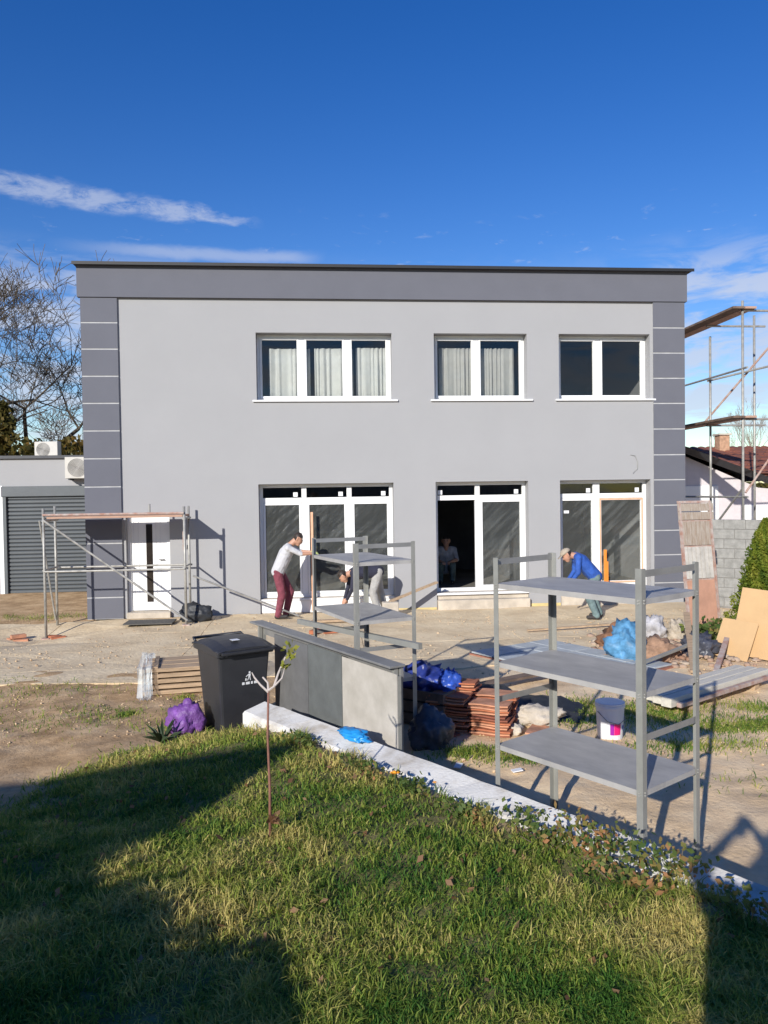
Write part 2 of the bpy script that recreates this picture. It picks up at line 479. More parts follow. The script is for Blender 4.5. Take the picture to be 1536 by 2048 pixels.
def ground_material():
    m = bpy.data.materials.new('yard_soil'); m.use_nodes = True
    n, l = m.node_tree.nodes, m.node_tree.links
    b = n['Principled BSDF']; b.inputs['Roughness'].default_value = 0.97; b.inputs['Specular IOR Level'].default_value = 0.15
    tc = n.new('ShaderNodeTexCoord')
    def nz(scale, det=6, rough=0.62):
        t = n.new('ShaderNodeTexNoise'); t.inputs['Scale'].default_value = scale; t.inputs['Detail'].default_value = det
        t.inputs['Roughness'].default_value = rough; l.new(tc.outputs['Object'], t.inputs['Vector']); return t.outputs['Fac']
    def ramp(x, p):
        r = n.new('ShaderNodeValToRGB'); e = r.color_ramp.elements
        e[0].position, e[0].color = p[0][0], (*p[0][1], 1); e[1].position, e[1].color = p[-1][0], (*p[-1][1], 1)
        for q in p[1:-1]: k = e.new(q[0]); k.color = (*q[1], 1)
        l.new(x, r.inputs[0]); return r.outputs[0]
    def mix(f, a, c):
        x = n.new('ShaderNodeMix'); x.data_type = 'RGBA'; l.new(f, x.inputs['Factor']); l.new(a, x.inputs['A']); l.new(c, x.inputs['B']); return x.outputs['Result']
    soil = ramp(nz(2.2, 9, 0.7), [(0.32, (0.29, 0.185, 0.095)), (0.5, (0.50, 0.335, 0.185)), (0.68, (0.68, 0.49, 0.29))])
    pale = ramp(nz(1.4, 8, 0.68), [(0.3, (0.58, 0.41, 0.235)), (0.52, (0.79, 0.585, 0.365)), (0.7, (0.86, 0.69, 0.46))])
    sep = n.new('ShaderNodeSeparateXYZ'); l.new(tc.outputs['Object'], sep.inputs[0])
    mr = n.new('ShaderNodeMapRange'); mr.inputs['From Min'].default_value = -1.5; mr.inputs['From Max'].default_value = 1.2
    l.new(sep.outputs[0], mr.inputs['Value'])
    base = mix(mr.outputs[0], soil, pale)
    lawn = ramp(nz(6, 8, 0.7), [(0.3, (0.09, 0.085, 0.035)), (0.55, (0.20, 0.18, 0.07)), (0.75, (0.32, 0.25, 0.13))])
    at = n.new('ShaderNodeAttribute'); at.attribute_name = 'lawn'
    colr = mix(at.outputs['Fac'], base, lawn)
    l.new(colr, b.inputs['Base Color'])
    bp = n.new('ShaderNodeBump'); bp.inputs['Strength'].default_value = 0.6; bp.inputs['Distance'].default_value = 0.025
    l.new(nz(22, 8, 0.7), bp.inputs['Height']); l.new(bp.outputs[0], b.inputs['Normal'])
    return m


GROUNDM = ground_material()
me = numpy_mesh('ground', np.stack([XX, YY, ZZ], -1).reshape(-1, 3), F, GROUNDM, smooth=True)
a = me.attributes.new('lawn', 'FLOAT', 'POINT'); a.data.foreach_set('value', lawnm.ravel().astype(np.float32))
tag(place('ground', me), kind='structure')

# worn concrete paving in front of the house: slabs with open joints
pave = tag(thing('pavement', 'worn beige concrete paving in front of the house', 'pavement', H(0, 0)), kind='structure')
del pave['category']
pave.rotation_euler = (0, 0, YAW)
PAVM = mat('worn_concrete', (0.75, 0.605, 0.395), 0.95, scale=1.3, col2=(0.56, 0.425, 0.26), lo=0.32, hi=0.6, detail=12, bump=0.5, bscale=14, bdist=0.03)
vcut = [-0.02, -1.75, -3.35, -4.6, -5.3]
ucut = [-13.0, -9.6, -6.4, -3.5, -0.6, 1.9, 4.3, 6.6]
pr = random.Random(5)
jit = {}
for i in range(len(ucut)):
    for j in range(len(vcut)):
        jit[i, j] = (ucut[i] + pr.uniform(-.12, .12), vcut[j] + (0 if j == 0 else pr.uniform(-.1, .1)) - (pr.uniform(0, .35) if j == len(vcut) - 1 else 0))
for i in range(len(ucut) - 1):
    for j in range(len(vcut) - 1):
        if j == 3 and i in (5, 6): continue
        c = [jit[i, j], jit[i + 1, j], jit[i + 1, j + 1], jit[i, j + 1]]
        cx = sum(p[0] for p in c) / 4; cy = sum(p[1] for p in c) / 4
        ring = []
        for k in range(4):
            p, q = c[k], c[(k + 1) % 4]
            for s in range(6):
                t = s / 6
                w = 0.006 if (j < 3 or k != 2) else 0.16
                x = p[0] * (1 - t) + q[0] * t; y = p[1] * (1 - t) + q[1] * t
                d = math.hypot(x - cx, y - cy); k2 = (d - 0.002 - pr.uniform(0, w)) / d
                ring.append((cx + (x - cx) * k2, cy + (y - cy) * k2))
        mb = MB(); n = len(ring)
        wp = [H(*p) for p in ring]
        zt = [0.012 + gz(p.x, p.y) * 0.9 + pr.uniform(-.003, .003) for p in wp]
        vs_ = [(p[0], p[1], z) for p, z in zip(ring, zt)] + [(p[0], p[1], z - 0.12) for p, z in zip(ring, zt)]
        wc = H(cx, cy); vs_.append((cx, cy, 0.012 + gz(wc.x, wc.y) * 0.9))
        fs = [(k, n + k, n + (k + 1) % n, (k + 1) % n) for k in range(n)] + [((k + 1) % n, 2 * n, k)[::-1] for k in range(n)]
        mb.add(vs_, fs).build('slab', PAVM, pave)

# ------------------------------------------------------------------ low white garden wall
gw = thing('garden_wall', 'low white rendered retaining wall running diagonally along the lawn', 'wall')
def wallpt(t, s, z): p = WT * t + WNRM * (3.45 + s); return (p.x, p.y, z)
mb = MB(); ts = np.linspace(-6.18, 3.2, 60); wr = random.Random(3)
prof = []
for t in ts:
    w = [wr.uniform(-.012, .012) for _ in range(4)]
    prof.append([wallpt(t, .06 + w[0], -.3), wallpt(t, .06 + w[0] + .004, .428 + w[1] * .5), wallpt(t, .085 + w[0], .447 + w[1] * .5),
                 wallpt(t, .29, .497 + w[2] * .5), wallpt(t, .315, .478 + w[2] * .5), wallpt(t, .315, -.3)])
vs_ = [p for q in prof for p in q]; fs = []
for i in range(len(ts) - 1):
    for k in range(5): fs.append((i * 6 + k, (i + 1) * 6 + k, (i + 1) * 6 + k + 1, i * 6 + k + 1))
fs.append((0, 1, 2, 3, 4, 5)); e = (len(ts) - 1) * 6; fs.append(tuple(e + k for k in range(6))[::-1])
mb.add(vs_, fs).build('coping', KERBM, gw)

# ------------------------------------------------------------------ the two-storey house
house = thing('house', 'two storey flat roofed house rendered light grey with dark grey bands', 'house', BO, YAW)
UP = [(-2.527, 0.205, 4.31, 5.66), (1.07, 3.01, 4.31, 5.66), (3.686, 5.64, 4.31, 5.66)]
LO = [(-2.527, 0.205, 0.0, 2.625), (1.07, 3.01, 0.0, 2.625), (3.686, 5.64, 0.0, 2.625)]
DOOR = (-5.14, -4.29, 0.0, 2.09)
OPEN = UP + LO + [DOOR]
UL, UR, ZT, TH = -5.87, 6.35, 6.94, 0.36
us = sorted({UL, UR, *[o[0] for o in OPEN], *[o[1] for o in OPEN]})
zs = sorted({0.0, ZT, *[o[2] for o in OPEN], *[o[3] for o in OPEN]})
mb = MB()
def is_open(u, z): return any(o[0] < u < o[1] and o[2] < z < o[3] for o in OPEN)
for i in range(len(us) - 1):
    for j in range(len(zs) - 1):
        u0, u1, z0, z1 = us[i], us[i + 1], zs[j], zs[j + 1]
        if is_open((u0 + u1) / 2, (z0 + z1) / 2): continue
        mb.add([(u0, 0, z0), (u1, 0, z0), (u1, 0, z1), (u0, 0, z1)], [(0, 1, 2, 3)])
        mb.add([(u0, TH, z0), (u1, TH, z0), (u1, TH, z1), (u0, TH, z1)], [(3, 2, 1, 0)])
for (u0, u1, z0, z1) in OPEN:
    mb.add([(u0, 0, z0), (u0, TH, z0), (u0, TH, z1), (u0, 0, z1)], [(0, 1, 2, 3)])
    mb.add([(u1, 0, z0), (u1, TH, z0), (u1, TH, z1), (u1, 0, z1)], [(3, 2, 1, 0)])
    mb.add([(u0, 0, z1), (u1, 0, z1), (u1, TH, z1), (u0, TH, z1)], [(3, 2, 1, 0)])
    if z0 > 0: mb.add([(u0, 0, z0), (u1, 0, z0), (u1, TH, z0), (u0, TH, z0)], [(0, 1, 2, 3)])
mb.box(UL, UL + .25, TH, 9.0, 0, ZT).box(UR - .25, UR, TH, 9.0, 0, ZT).box(UL + .25, UR - .25, 8.75, 9.0, 0, ZT)
mb.add([(UL, 0, 0), (UL, TH, 0), (UL, TH, ZT), (UL, 0, ZT)], [(3, 2, 1, 0)])
mb.add([(UR, 0, 0), (UR, TH, 0), (UR, TH, ZT), (UR, 0, ZT)], [(0, 1, 2, 3)])
mb.build('wall', FACADE, house)
# rusticated dark corner strips
gl_ = [0.0, 0.43, 0.955, 1.50, 2.06, 2.615, 3.17, 3.715, 4.255, 4.785, 5.315, 5.83, 6.318]
gr_ = [0.16, 0.44, 0.70, 1.03, 1.545, 2.075, 2.61, 3.135, 3.675, 4.21, 4.735, 5.26, 5.785, 6.318]
for (u0, u1, gs) in ((-5.90, -5.205, gl_), (5.70, 6.38, gr_)):
    for k in range(len(gs) - 1):
        MB().box(u0 - .002, u1 + .002, -0.047, -0.030, gs[k] + .012, gs[k + 1] - (.012 if k < len(gs) - 2 else 0)).build('panel', DARKR, house, bevel=0.003)
    MB().box(u0, u1, -0.040, 0.03, gs[0] + .002, gs[-1]).build('corner_strip', mat('joint_light', (.42, .42, .42), .9), house)
MB().box(-5.955, 6.425, -0.075, 0.04, 6.325, 6.90).build('fascia', DARKR, house)
MB().box(-5.965, 6.435, -0.085, 0.04, 6.90, 6.945).build('fascia_trim', DARKR, house)
mb = MB().box(-6.01, 6.53, -0.17, 9.2, 6.950, 6.985).box(-6.01, 6.53, -0.185, -0.17, 6.925, 6.985)
rf = mb.build('roof', mat('roof_sheet', (.014, .015, .018), .6, var=.1, bump=0), house)
MB().tube([H_ for H_ in ((6.46, 0.35, 6.9), (6.46, 0.35, 6.2))], 0.05).build('gutter_outlet', ANTHR, house)
MB().tube([(-5.98, 0.4, 6.9), (-5.98, 0.4, 3.0)], 0.05).build('downpipe', ANTHR, house)

# rooms behind the windows
mb = MB()
mb.box(UL + .25, UR - .25, TH, 8.75, 0.02, 0.30)
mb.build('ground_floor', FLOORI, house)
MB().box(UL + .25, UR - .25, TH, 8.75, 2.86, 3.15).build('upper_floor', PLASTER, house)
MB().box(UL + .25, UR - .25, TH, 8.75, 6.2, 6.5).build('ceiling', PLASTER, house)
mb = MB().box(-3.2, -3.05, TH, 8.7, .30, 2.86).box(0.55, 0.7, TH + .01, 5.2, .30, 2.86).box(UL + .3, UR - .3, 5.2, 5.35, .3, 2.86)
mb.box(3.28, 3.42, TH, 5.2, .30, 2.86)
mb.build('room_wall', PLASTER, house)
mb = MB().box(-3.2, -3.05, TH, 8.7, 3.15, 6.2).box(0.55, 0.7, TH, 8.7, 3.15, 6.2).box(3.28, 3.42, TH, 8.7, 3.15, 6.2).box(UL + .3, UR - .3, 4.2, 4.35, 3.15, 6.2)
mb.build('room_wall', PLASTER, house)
# plinth of bare concrete under the tall windows
for k, (u0, u1, z0, z1) in enumerate(LO):
    top = (0.30, 0.34, 0.36)[k]
    MB().box(u0 + .004, u1 - .004, 0.06, TH, 0.0, top).build('plinth', BARECONC, house)
    if k: MB().box(u0 + .01, u1 - .01, -0.12 if k == 1 else 0.0, 0.058, -0.02, 0.20 if k == 1 else .26).build('step', BARECONC, house, bevel=.01)
MB().box(0.215, 1.06, -0.006, 0.05, 0.004, 0.05).build('insulation_strip', INSUL, house)
MB().box(3.02, 3.68, -0.006, 0.05, 0.004, 0.075).build('insulation_strip', INSUL, house)

V0, V1 = 0.225, 0.295         # window frame depth


def frame(mb, u0, u1, z0, z1, w, v0=V0, v1=V1):
    mb.box(u0, u0 + w, v0, v1, z0, z1).box(u1 - w, u1, v0, v1, z0, z1)
    mb.box(u0 + w, u1 - w, v0, v1, z0, z0 + w).box(u0 + w, u1 - w, v0, v1, z1 - w, z1)


def pane(u0, u1, z0, z1, parent, v=0.26):
    MB().box(u0, u1, v - .006, v + .006, z0, z1).build('pane', GLASS, parent)


# upper windows
for k, (u0, u1, z0, z1) in enumerate(UP):
    cuts = [[-1.62, -0.695], [1.985], [4.595]][k]
    mb = MB(); frame(mb, u0 + .002, u1 - .002, z0 + .002, z1 - .002, 0.055)
    w = mb.build('window', PVC, house, bevel=.004)
    ed = [u0 + .055] + cuts + [u1 - .055]
    for c in cuts: MB().box(c - .05, c + .05, V0 - .004, V1, z0 + .058, z1 - .058).build('mullion', PVC, w, bevel=.004)
    for a_, b_ in zip(ed[:-1], ed[1:]):
        a2 = a_ + (.05 if a_ in cuts else .002); b2 = b_ - (.05 if b_ in cuts else .002)
        mb = MB(); frame(mb, a2 + .002, b2 - .002, z0 + .06, z1 - .06, 0.045, V0 - .012, V1 - .01); mb.build('sash', PVC, w, bevel=.004)
        pane(a2 + .04, b2 - .04, z0 + .10, z1 - .10, w)
    mb = MB().box(u0 - .08, u1 + .11, -0.05, V0 - .002, z0 - .035, z0 + .001).build('sill', SILLM, w, bevel=.004)

# curtains
def curtain(u0, u1, v, z0, z1, m, label, seed, taper=0.0):
    rr = random.Random(seed); n = 70; mb = MB(); vs_ = []
    ph = rr.uniform(0, 6)
    zr = [z1, z1 - .35, z1 - .8, z0]
    for j, z in enumerate(zr):
        for i in range(n + 1):
            t = i / n; amp = 0.022 + 0.012 * math.sin(t * 9 + ph)
            u = u0 + (u1 - u0) * t * (1 - taper * j / 3)
            vs_.append((u - u0, amp * math.sin(t * (u1 - u0) * (42 + 4 * seed) + 2.6 * math.sin(t * 7 + ph) + 1.2 * math.sin(t * 19 + 2 * ph)) + 0.01 * j * math.sin(t * 17), z - z1))
    fs = [(j * (n + 1) + i, j * (n + 1) + i + 1, (j + 1) * (n + 1) + i + 1, (j + 1) * (n + 1) + i) for j in range(len(zr) - 1) for i in range(n)]
    o = mb.add(vs_, fs).build('curtain', m, None, H(u0, v, z1), YAW, smooth=True)
    s = o.modifiers.new('thick', 'SOLIDIFY'); s.thickness = 0.004
    tag(o, label, 'curtain', 'curtains behind the upper windows')


curtain(-2.30, -1.45, 0.46, 4.0, 5.42, CURT, 'pale net curtain in the first light of the three-light upper window', 1)
curtain(-1.36, -0.56, 0.47, 4.0, 5.43, CURT, 'pale net curtain in the middle light of the three-light upper window', 2)
curtain(-0.50, 0.16, 0.46, 4.0, 5.44, CURT, 'pale net curtain in the last light of the three-light upper window', 3)
curtain(1.25, 2.02, 0.46, 4.0, 5.44, CURTG, 'grey curtain behind the first light of the two-light curtained window', 4)
curtain(2.10, 2.86, 0.47, 4.0, 5.44, CURTG, 'grey curtain behind the second light of the two-light curtained window', 5)

# tall ground floor windows
for k, (u0, u1, z0, z1) in enumerate(LO):
    zb = (0.30, 0.34, 0.36)[k]
    cuts = [[-1.62, -0.695], [1.985], [4.545]][k]
    mb = MB(); frame(mb, u0 + .002, u1 - .002, zb + .002, z1 - .002, 0.07)
    w = mb.build('window', PVC, house, bevel=.004)
    zt0, zt1 = 2.245, 2.345
    ed = [u0 + .07] + cuts + [u1 - .07]
    MB().box(u0 + .072, u1 - .072, V0 - .006, V1, zt0, zt1).build('transom', PVC, w, bevel=.004)
    for c in cuts:
        wd = .055 if k < 2 else .075
        MB().box(c - wd, c + wd, V0 - .004, V1, zb + .074, zt0 - .002).build('mullion', PVC, w, bevel=.004)
        MB().box(c - wd + .005, c + wd - .005, V0 - .004, V1, zt1 + .002, z1 - .074).build('mullion', PVC, w, bevel=.004)
    for q, (a_, b_) in enumerate(zip(ed[:-1], ed[1:])):
        a2 = a_ + (.055 if a_ in cuts else .002); b2 = b_ - (.055 if b_ in cuts else .002)
        openleaf = (k == 1 and q == 0)
        pane(a2 + .002, b2 - .002, zt1, z1 - .072, w)
        su = b2 - .12 if k < 2 or q == 1 else a2 + .62
        if k == 1 and q == 0: su = a2 + .06
        MB().box(su - .045, su + .045, .250, .253, zt1 + .02, zt1 + .11).build('sticker', WHITEP, w)
        if not openleaf:
            taped = (k == 2 and q == 1)
            mb = MB(); frame(mb, a2 + .004, b2 - .004, zb + .076, zt0 - .004, 0.045, V0 - .012, V1 - .01)
            mb.build('sash', PVC, w, bevel=.004)
            pane(a2 + .045, b2 - .045, zb + .12, zt0 - .05, w)
            if taped:
                mb = MB(); frame(mb, a2 + .006, b2 - .006, zb + .080, zt0 - .008, 0.034, V0 - .016, V0 - .0125)
                mb.build('tape', TAPE, w)
            # crumpled protective film over the glass
            nn = 10; vs_ = []; rr = random.Random(40 + k * 5 + q)
            for j in range(nn + 1):
                for i in range(nn + 1):
                    x = a2 + .05 + (b2 - a2 - .1) * i / nn; z = zb + .13 + (zt0 - zb - .19) * j / nn
                    vs_.append((x, .240 + rr.uniform(-.006, .006), z))
            fs = [(j * (nn + 1) + i, j * (nn + 1) + i + 1, (j + 1) * (nn + 1) + i + 1, (j + 1) * (nn + 1) + i) for j in range(nn) for i in range(nn)]
            MB().add(vs_, fs).build('film', FILM, w)
            if k == 2 and q == 0:
                MB().box(a2 + .08, a2 + .19, .225, .228, 1.93, 1.99).build('sticker', WHITEP, w)
    MB().box(u0 + .004, u1 - .004, -0.02 if k else .03, V0 - .003, zb - .045, zb - .002).build('sill', SILLM, w, bevel=.004)
    if k == 0: MB().box(u0 + .006, u1 - .006, 0.05, 0.058, 0.02, zb - .05).build('sill_apron', PVC, w)

# entrance door
u0, u1, z0, z1 = DOOR
dr = MB().box(u0 + .07, u1 - .07, 0.14, 0.19, 0.13, z1 - .07).build('door', PVC, house, bevel=.004)
mb = MB(); mb.box(u0 + .003, u0 + .068, .11, .20, .12, z1 - .003).box(u1 - .068, u1 - .003, .11, .20, .12, z1 - .003).box(u0 + .069, u1 - .069, .11, .20, z1 - .066, z1 - .003)
mb.build('door_frame', PVC, dr, bevel=.004)
MB().box(u0 + .003, u1 - .003, -.10, .22, 0.0, .118).build('threshold', BARECONC, dr, bevel=.008)
MB().box(-4.778, -4.655, .134, .1385, .30, 1.86).build('glass_slit', DARKGL, dr)
for uu in (-5.02, -4.93, -4.585, -4.50):
    MB().box(uu - .006, uu + .006, .133, .1385, .25, 1.92).build('groove', SILLM, dr)
MB().tube([(-4.44, .134, 1.15), (-4.44, .09, 1.15), (-4.44, .085, 1.15), (-4.53, .085, 1.15)], .011).build('handle', STEEL, dr)
MB().box(-4.03, -3.95, -.025, 0.001, 1.36, 1.44).build('doorbell', STEEL, house, bevel=.004)
MB().tube([(5.20, -.005, 3.14), (5.30, -.02, 3.12), (5.345, -.03, 3.0), (5.34, -.03, 2.85), (5.25, -.025, 2.76)], .006, 6).build('cable', POSTM, house)

# ------------------------------------------------------------------ garage beside the house
gar = thing('garage', 'low flat roofed garage with grey roller shutter beside the house', 'garage', H(-9.06, 4.75), YAW)
gz0 = -0.02
mb = MB().box(-6, -.22, 0, .25, -.3, 3.42).box(-.22, 3.2, 0, .25, 2.72, 3.42).box(2.7, 3.2, 0, .25, -.3, 2.72).box(-6, 3.2, 5.0, 5.2, -.3, 3.42).box(-6, -5.8, .25, 5.0, -.3, 3.42)
mb.build('wall', FACADE, gar)
MB().box(-6.1, 3.25, -.08, 5.3, 3.424, 3.50).build('roof', ANTHR, gar)
MB().box(-.25, 2.72, -.05, .20, 2.46, 2.715).build('shutter_box', SHUT, gar, bevel=.01)
sh = MB().box(-.22, -.14, -.03, .12, -.02, 2.455).build('shutter_rail', SHUT, gar)
mb = MB()
for (y_, z_) in ((0, 0),): mb.add([(0, .06, 0), (2.86, .06, 0), (2.86, .035, .025), (0, .035, .025), (2.86, .035, .075), (0, .035, .075), (2.86, .06, .096), (0, .06, .096), (2.86, .08, .048), (0, .08, .048)],
                                  [(0, 1, 2, 3), (3, 2, 4, 5), (5, 4, 6, 7), (7, 6, 8, 9), (9, 8, 1, 0)])
slat = mb.build('slat', SHUT, gar, (-.14, 0, -.02))
for k in range(1, 25):
    c = slat.copy(); COL.objects.link(c); c.location = (-.14, 0, -.02 + k * .1)
MB().box(-.32, -.224, -.02, 0.0, -.3, 2.74).build('trim', PVC, gar)


def ac_unit(loc, rz, label, s=1.0):
    t = thing('air_conditioner', label, 'air conditioner', loc, rz, 'air conditioner outdoor units')
    m = mat('ac_casing', (0.50, 0.48, 0.44), 0.5, var=0.04)
    MB().box(-.4 * s, .4 * s, -.14 * s, .14 * s, 0.04, .58 * s).build('casing', m, t, bevel=.012)
    for q in range(7):
        r0 = (.05 + q * .03) * s; pts = [(-.1 * s + r0 * math.cos(a_), -.148 * s, .31 * s + r0 * math.sin(a_)) for a_ in np.linspace(0, 2 * math.pi, 25)]
        MB().tube(pts, .006, 5, cap=False).build('grille_ring', m, t)
    MB().add([(-.1 * s + .235 * s * math.cos(a_), -.1405 * s, .31 * s + .235 * s * math.sin(a_)) for a_ in np.linspace(0, 2 * math.pi, 32, endpoint=False)], [tuple(range(32))[::-1]]).build('fan_opening', mat('fan_dark', (0.22, 0.21, 0.2), .6), t)
    for x in (-.3, .3): MB().box(x * s - .02, x * s + .02, -.16 * s, .2 * s, 0, .038).build('bracket', ANTHR, t)
    return t


ac_unit(H(-7.24, 4.56, 2.86), YAW, 'white air conditioner unit fixed to the garage wall above the shutter')
ac_unit(H(-8.75, 6.6, 3.505), YAW - .15, 'small white air conditioner unit standing on the garage roof', .82)

# ------------------------------------------------------------------ steel shelving units
def shelving(label, cx, cy, ang, L=1.15, W=0.62, Ht=1.95, levels=(0.665, 1.235, 1.775), z=0.0):
    t = thing('shelving_unit', label, 'shelving unit', (cx, cy, z), ang, 'tall grey metal shelving units')
    for sx in (-1, 1):
        for sy in (-1, 1):
            x, y = sx * L / 2, sy * W / 2; mb = MB(); w = .042; th = .0025
            mb.box(min(x, x - sx * w), max(x, x - sx * w), min(y, y - sy * th), max(y, y - sy * th), 0, Ht)
            mb.box(min(x, x - sx * th), max(x, x - sx * th), min(y - sy * th, y - sy * w), max(y - sy * th, y - sy * w), 0, Ht)
            p = mb.build('post', POSTM, t)
            MB().box(min(x, x - sx * .05) - .002, max(x, x - sx * .05) + .002, min(y, y - sy * .05) - .002, max(y, y - sy * .05) + .002, 0, .012).build('foot', ANTHR, p)
    for lv in levels:
        mb = MB(); a_, b_ = L / 2 - .006, W / 2 - .006
        n = 8; vs_ = []
        for j in range(n + 1):
            for i in range(n + 1):
                u_, v_ = -1 + 2 * i / n, -1 + 2 * j / n
                vs_.append((a_ * u_, b_ * v_, lv - .008 * (1 - u_ * u_) * (1 - v_ * v_)))
        fs = [(j * (n + 1) + i, j * (n + 1) + i + 1, (j + 1) * (n + 1) + i + 1, (j + 1) * (n + 1) + i) for j in range(n) for i in range(n)]
        mb.add(vs_, fs)
        for (x0, x1, y0, y1) in ((-a_, a_, -b_, -b_ + .0015), (-a_, a_, b_ - .0015, b_), (-a_, -a_ + .0015, -b_ + .002, b_ - .002), (a_ - .0015, a_, -b_ + .002, b_ - .002)):
            mb.box(x0, x1, y0, y1, lv - .034, lv - .0005)
        mb.build('shelf', SHELFM, t)
    for lv in list(levels):
        for sx in (-1, 1):
            for sy in (-1, 1):
                for dz in (-.010, -.026):
                    MB().tube([(sx * (L / 2 - .022), sy * W / 2, lv + dz), (sx * (L / 2 - .022), sy * (W / 2 + .006), lv + dz)], .0065, 6).build('bolt', TUBEM, t)
                    MB().tube([(sx * L / 2, sy * (W / 2 - .022), lv + dz), (sx * (L / 2 + .006), sy * (W / 2 - .022), lv + dz)], .0065, 6).build('bolt', TUBEM, t)
    for sx in (-1, 1):
        x = sx * (L / 2 - .004)
        MB().box(x - .0015, x + .0015, -W / 2 + .004, W / 2 - .004, Ht - .05, Ht - .01).build('end_rail', STEEL, t)
        MB().box(x - sx * .004 - .0012, x - sx * .004 + .0012, -W / 2 + .004, W / 2 - .004, .95, .99).build('end_rail', STEEL, t)
    return t


A1 = math.atan2(-0.764, 0.645)
shelving('tall grey metal shelving unit nearest, standing behind the white wall beside paint bucket', 1.345, 5.055, math.atan2(-.78, .625))
shelving('tall grey metal shelving unit farther back, behind the grey counter panels', -0.235, 7.70, math.atan2(-.907, .42))

# makeshift counter of steel sheets between wall and shelving
CA, CB = Vector((-1.476, 8.387, 0)), Vector((0.0274, 6.079, 0))
cd = (CB - CA).normalized(); cn = Vector((-cd.y, cd.x, 0)); cang = math.atan2(cd.y, cd.x); CL = (CB - CA).length
ctr = thing('steel_counter', 'makeshift counter of upright grey and whitish sheets with narrow steel top', 'counter', CA, cang)
MB().box(0, CL, 0.0, .15, 1.018, 1.038).build('counter_top', STEEL, ctr, bevel=.003)
mb = MB(); mb.box(0.02, CL - .02, .12, .145, .90, 1.0175); mb.build('back_rail', STEEL, ctr)
for k, (s0, s1, m, lb) in enumerate(((.60, 1.33, mat('dark_sheet', (.165, .165, .165), .55, metal=.2, var=.14, scale=4, bump=.15, bscale=8), 'weathered grey sheet'), (1.335, 1.965, mat('dull_sheet', (.15, .16, .155), .55, metal=.2, var=.14, scale=4), 'dull green-grey sheet'),
                                 (1.97, CL + .07, mat('whitish_sheet', (.50, .465, .41), .75, var=.22, scale=3, bump=.2, bscale=9, col2=(.38, .35, .30)), 'whitish dusty sheet'))):
    p = MB().box(s0, s1, .012 + k * .003, .020 + k * .003, 0.02 + gz(CA.x, CA.y), .985 + .012 * k if k < 2 else .985).build('panel', m, ctr)
    p['label'] = lb
    for sx in (s0 + .001, s1 - .021): MB().box(sx, sx + .02, .021 + k * .003, .06, .03, .97).build('panel_edge', POSTM, p)
for s0 in (.08, CL - .06):
    for v in (.06, .105): MB().box(s0, s0 + .035, v, v + .035, 0, 1.0175).build('leg', POSTM, ctr)
mb = MB().bar((-.915, 8.16, 1.068), (.30, 6.72, 1.068), .045, .05)
tag(mb.build('loose_profile', POSTM), 'loose grey steel profile lying across the top of the counter', 'steel profile')

# ------------------------------------------------------------------ wheelie bin
t = thing('wheelie_bin', 'black plastic wheelie bin with white logo beside the wall end', 'bin', (-1.52, 7.66, gz(-1.52, 7.66) - .02), R(33))
def taper(w0, d0, w1, d1, z0, z1):
    a, b, c, d = w0 / 2, d0 / 2, w1 / 2, d1 / 2; mb = MB()
    return mb.add([(-a, -b, z0), (a, -b, z0), (a, b, z0), (-a, b, z0), (-c, -d, z1), (c, -d, z1), (c, d, z1), (-c, d, z1)],
                  [(3, 2, 1, 0), (4, 5, 6, 7), (0, 1, 5, 4), (1, 2, 6, 5), (2, 3, 7, 6), (3, 0, 4, 7)])
# front of the bin looks along local -Y
t.scale = (.96, .96, .96)
bd = taper(.44, .48, .55, .64, .03, .90).build('body', BINP, t, bevel=.025)
taper(.60, .70, .60, .70, .86, .93).build('rim', BINP, t, bevel=.012)
mb = MB(); ys = np.linspace(-.40, .36, 9)
vs_ = []
for y in ys:
    h_ = .945 + .055 * (1 - ((y + .02) / .40) ** 2)
    for x in np.linspace(-.31, .31, 7): vs_.append((x, y, h_ - .05 * (abs(x) / .31) ** 4))
nv = len(vs_); vs_ += [(x, y, .925) for (x, y, z) in vs_]
fs = []
for j in range(8):
    for i in range(6):
        a_ = j * 7 + i; fs.append((a_, a_ + 1, a_ + 8, a_ + 7)); fs.append((nv + a_ + 7, nv + a_ + 8, nv + a_ + 1, nv + a_))
for i in range(6): fs.append((i, nv + i, nv + i + 1, i + 1)); fs.append((56 + i + 1, nv + 56 + i + 1, nv + 56 + i, 56 + i))
for j in range(8): fs.append((j * 7 + 7, nv + j * 7 + 7, nv + j * 7, j * 7)); fs.append((j * 7 + 6, nv + j * 7 + 6, nv + j * 7 + 13, j * 7 + 13))
lid = mb.add(vs_, fs).build('lid', BINP, t, bevel=.008)
MB().box(-.28, .28, -.425, -.40, .895, .925).build('lid_lip', BINP, lid, bevel=.006)
MB().tube([(-.27, .36, .93), (-.27, .43, .95), (.27, .43, .95), (.27, .36, .93)], .016).build('handle', BINP, t, smooth=True)
for sx in (-1, 1):
    w = MB().tube([(sx * .255, .22, .10), (sx * .305, .22, .10)], .10, 20).build('wheel', mat('rubber', (.02, .02, .02), .8), t)
    MB().tube([(sx * .306, .22, .10), (sx * .311, .22, .10)], .05, 14).build('hub', BINP, w)
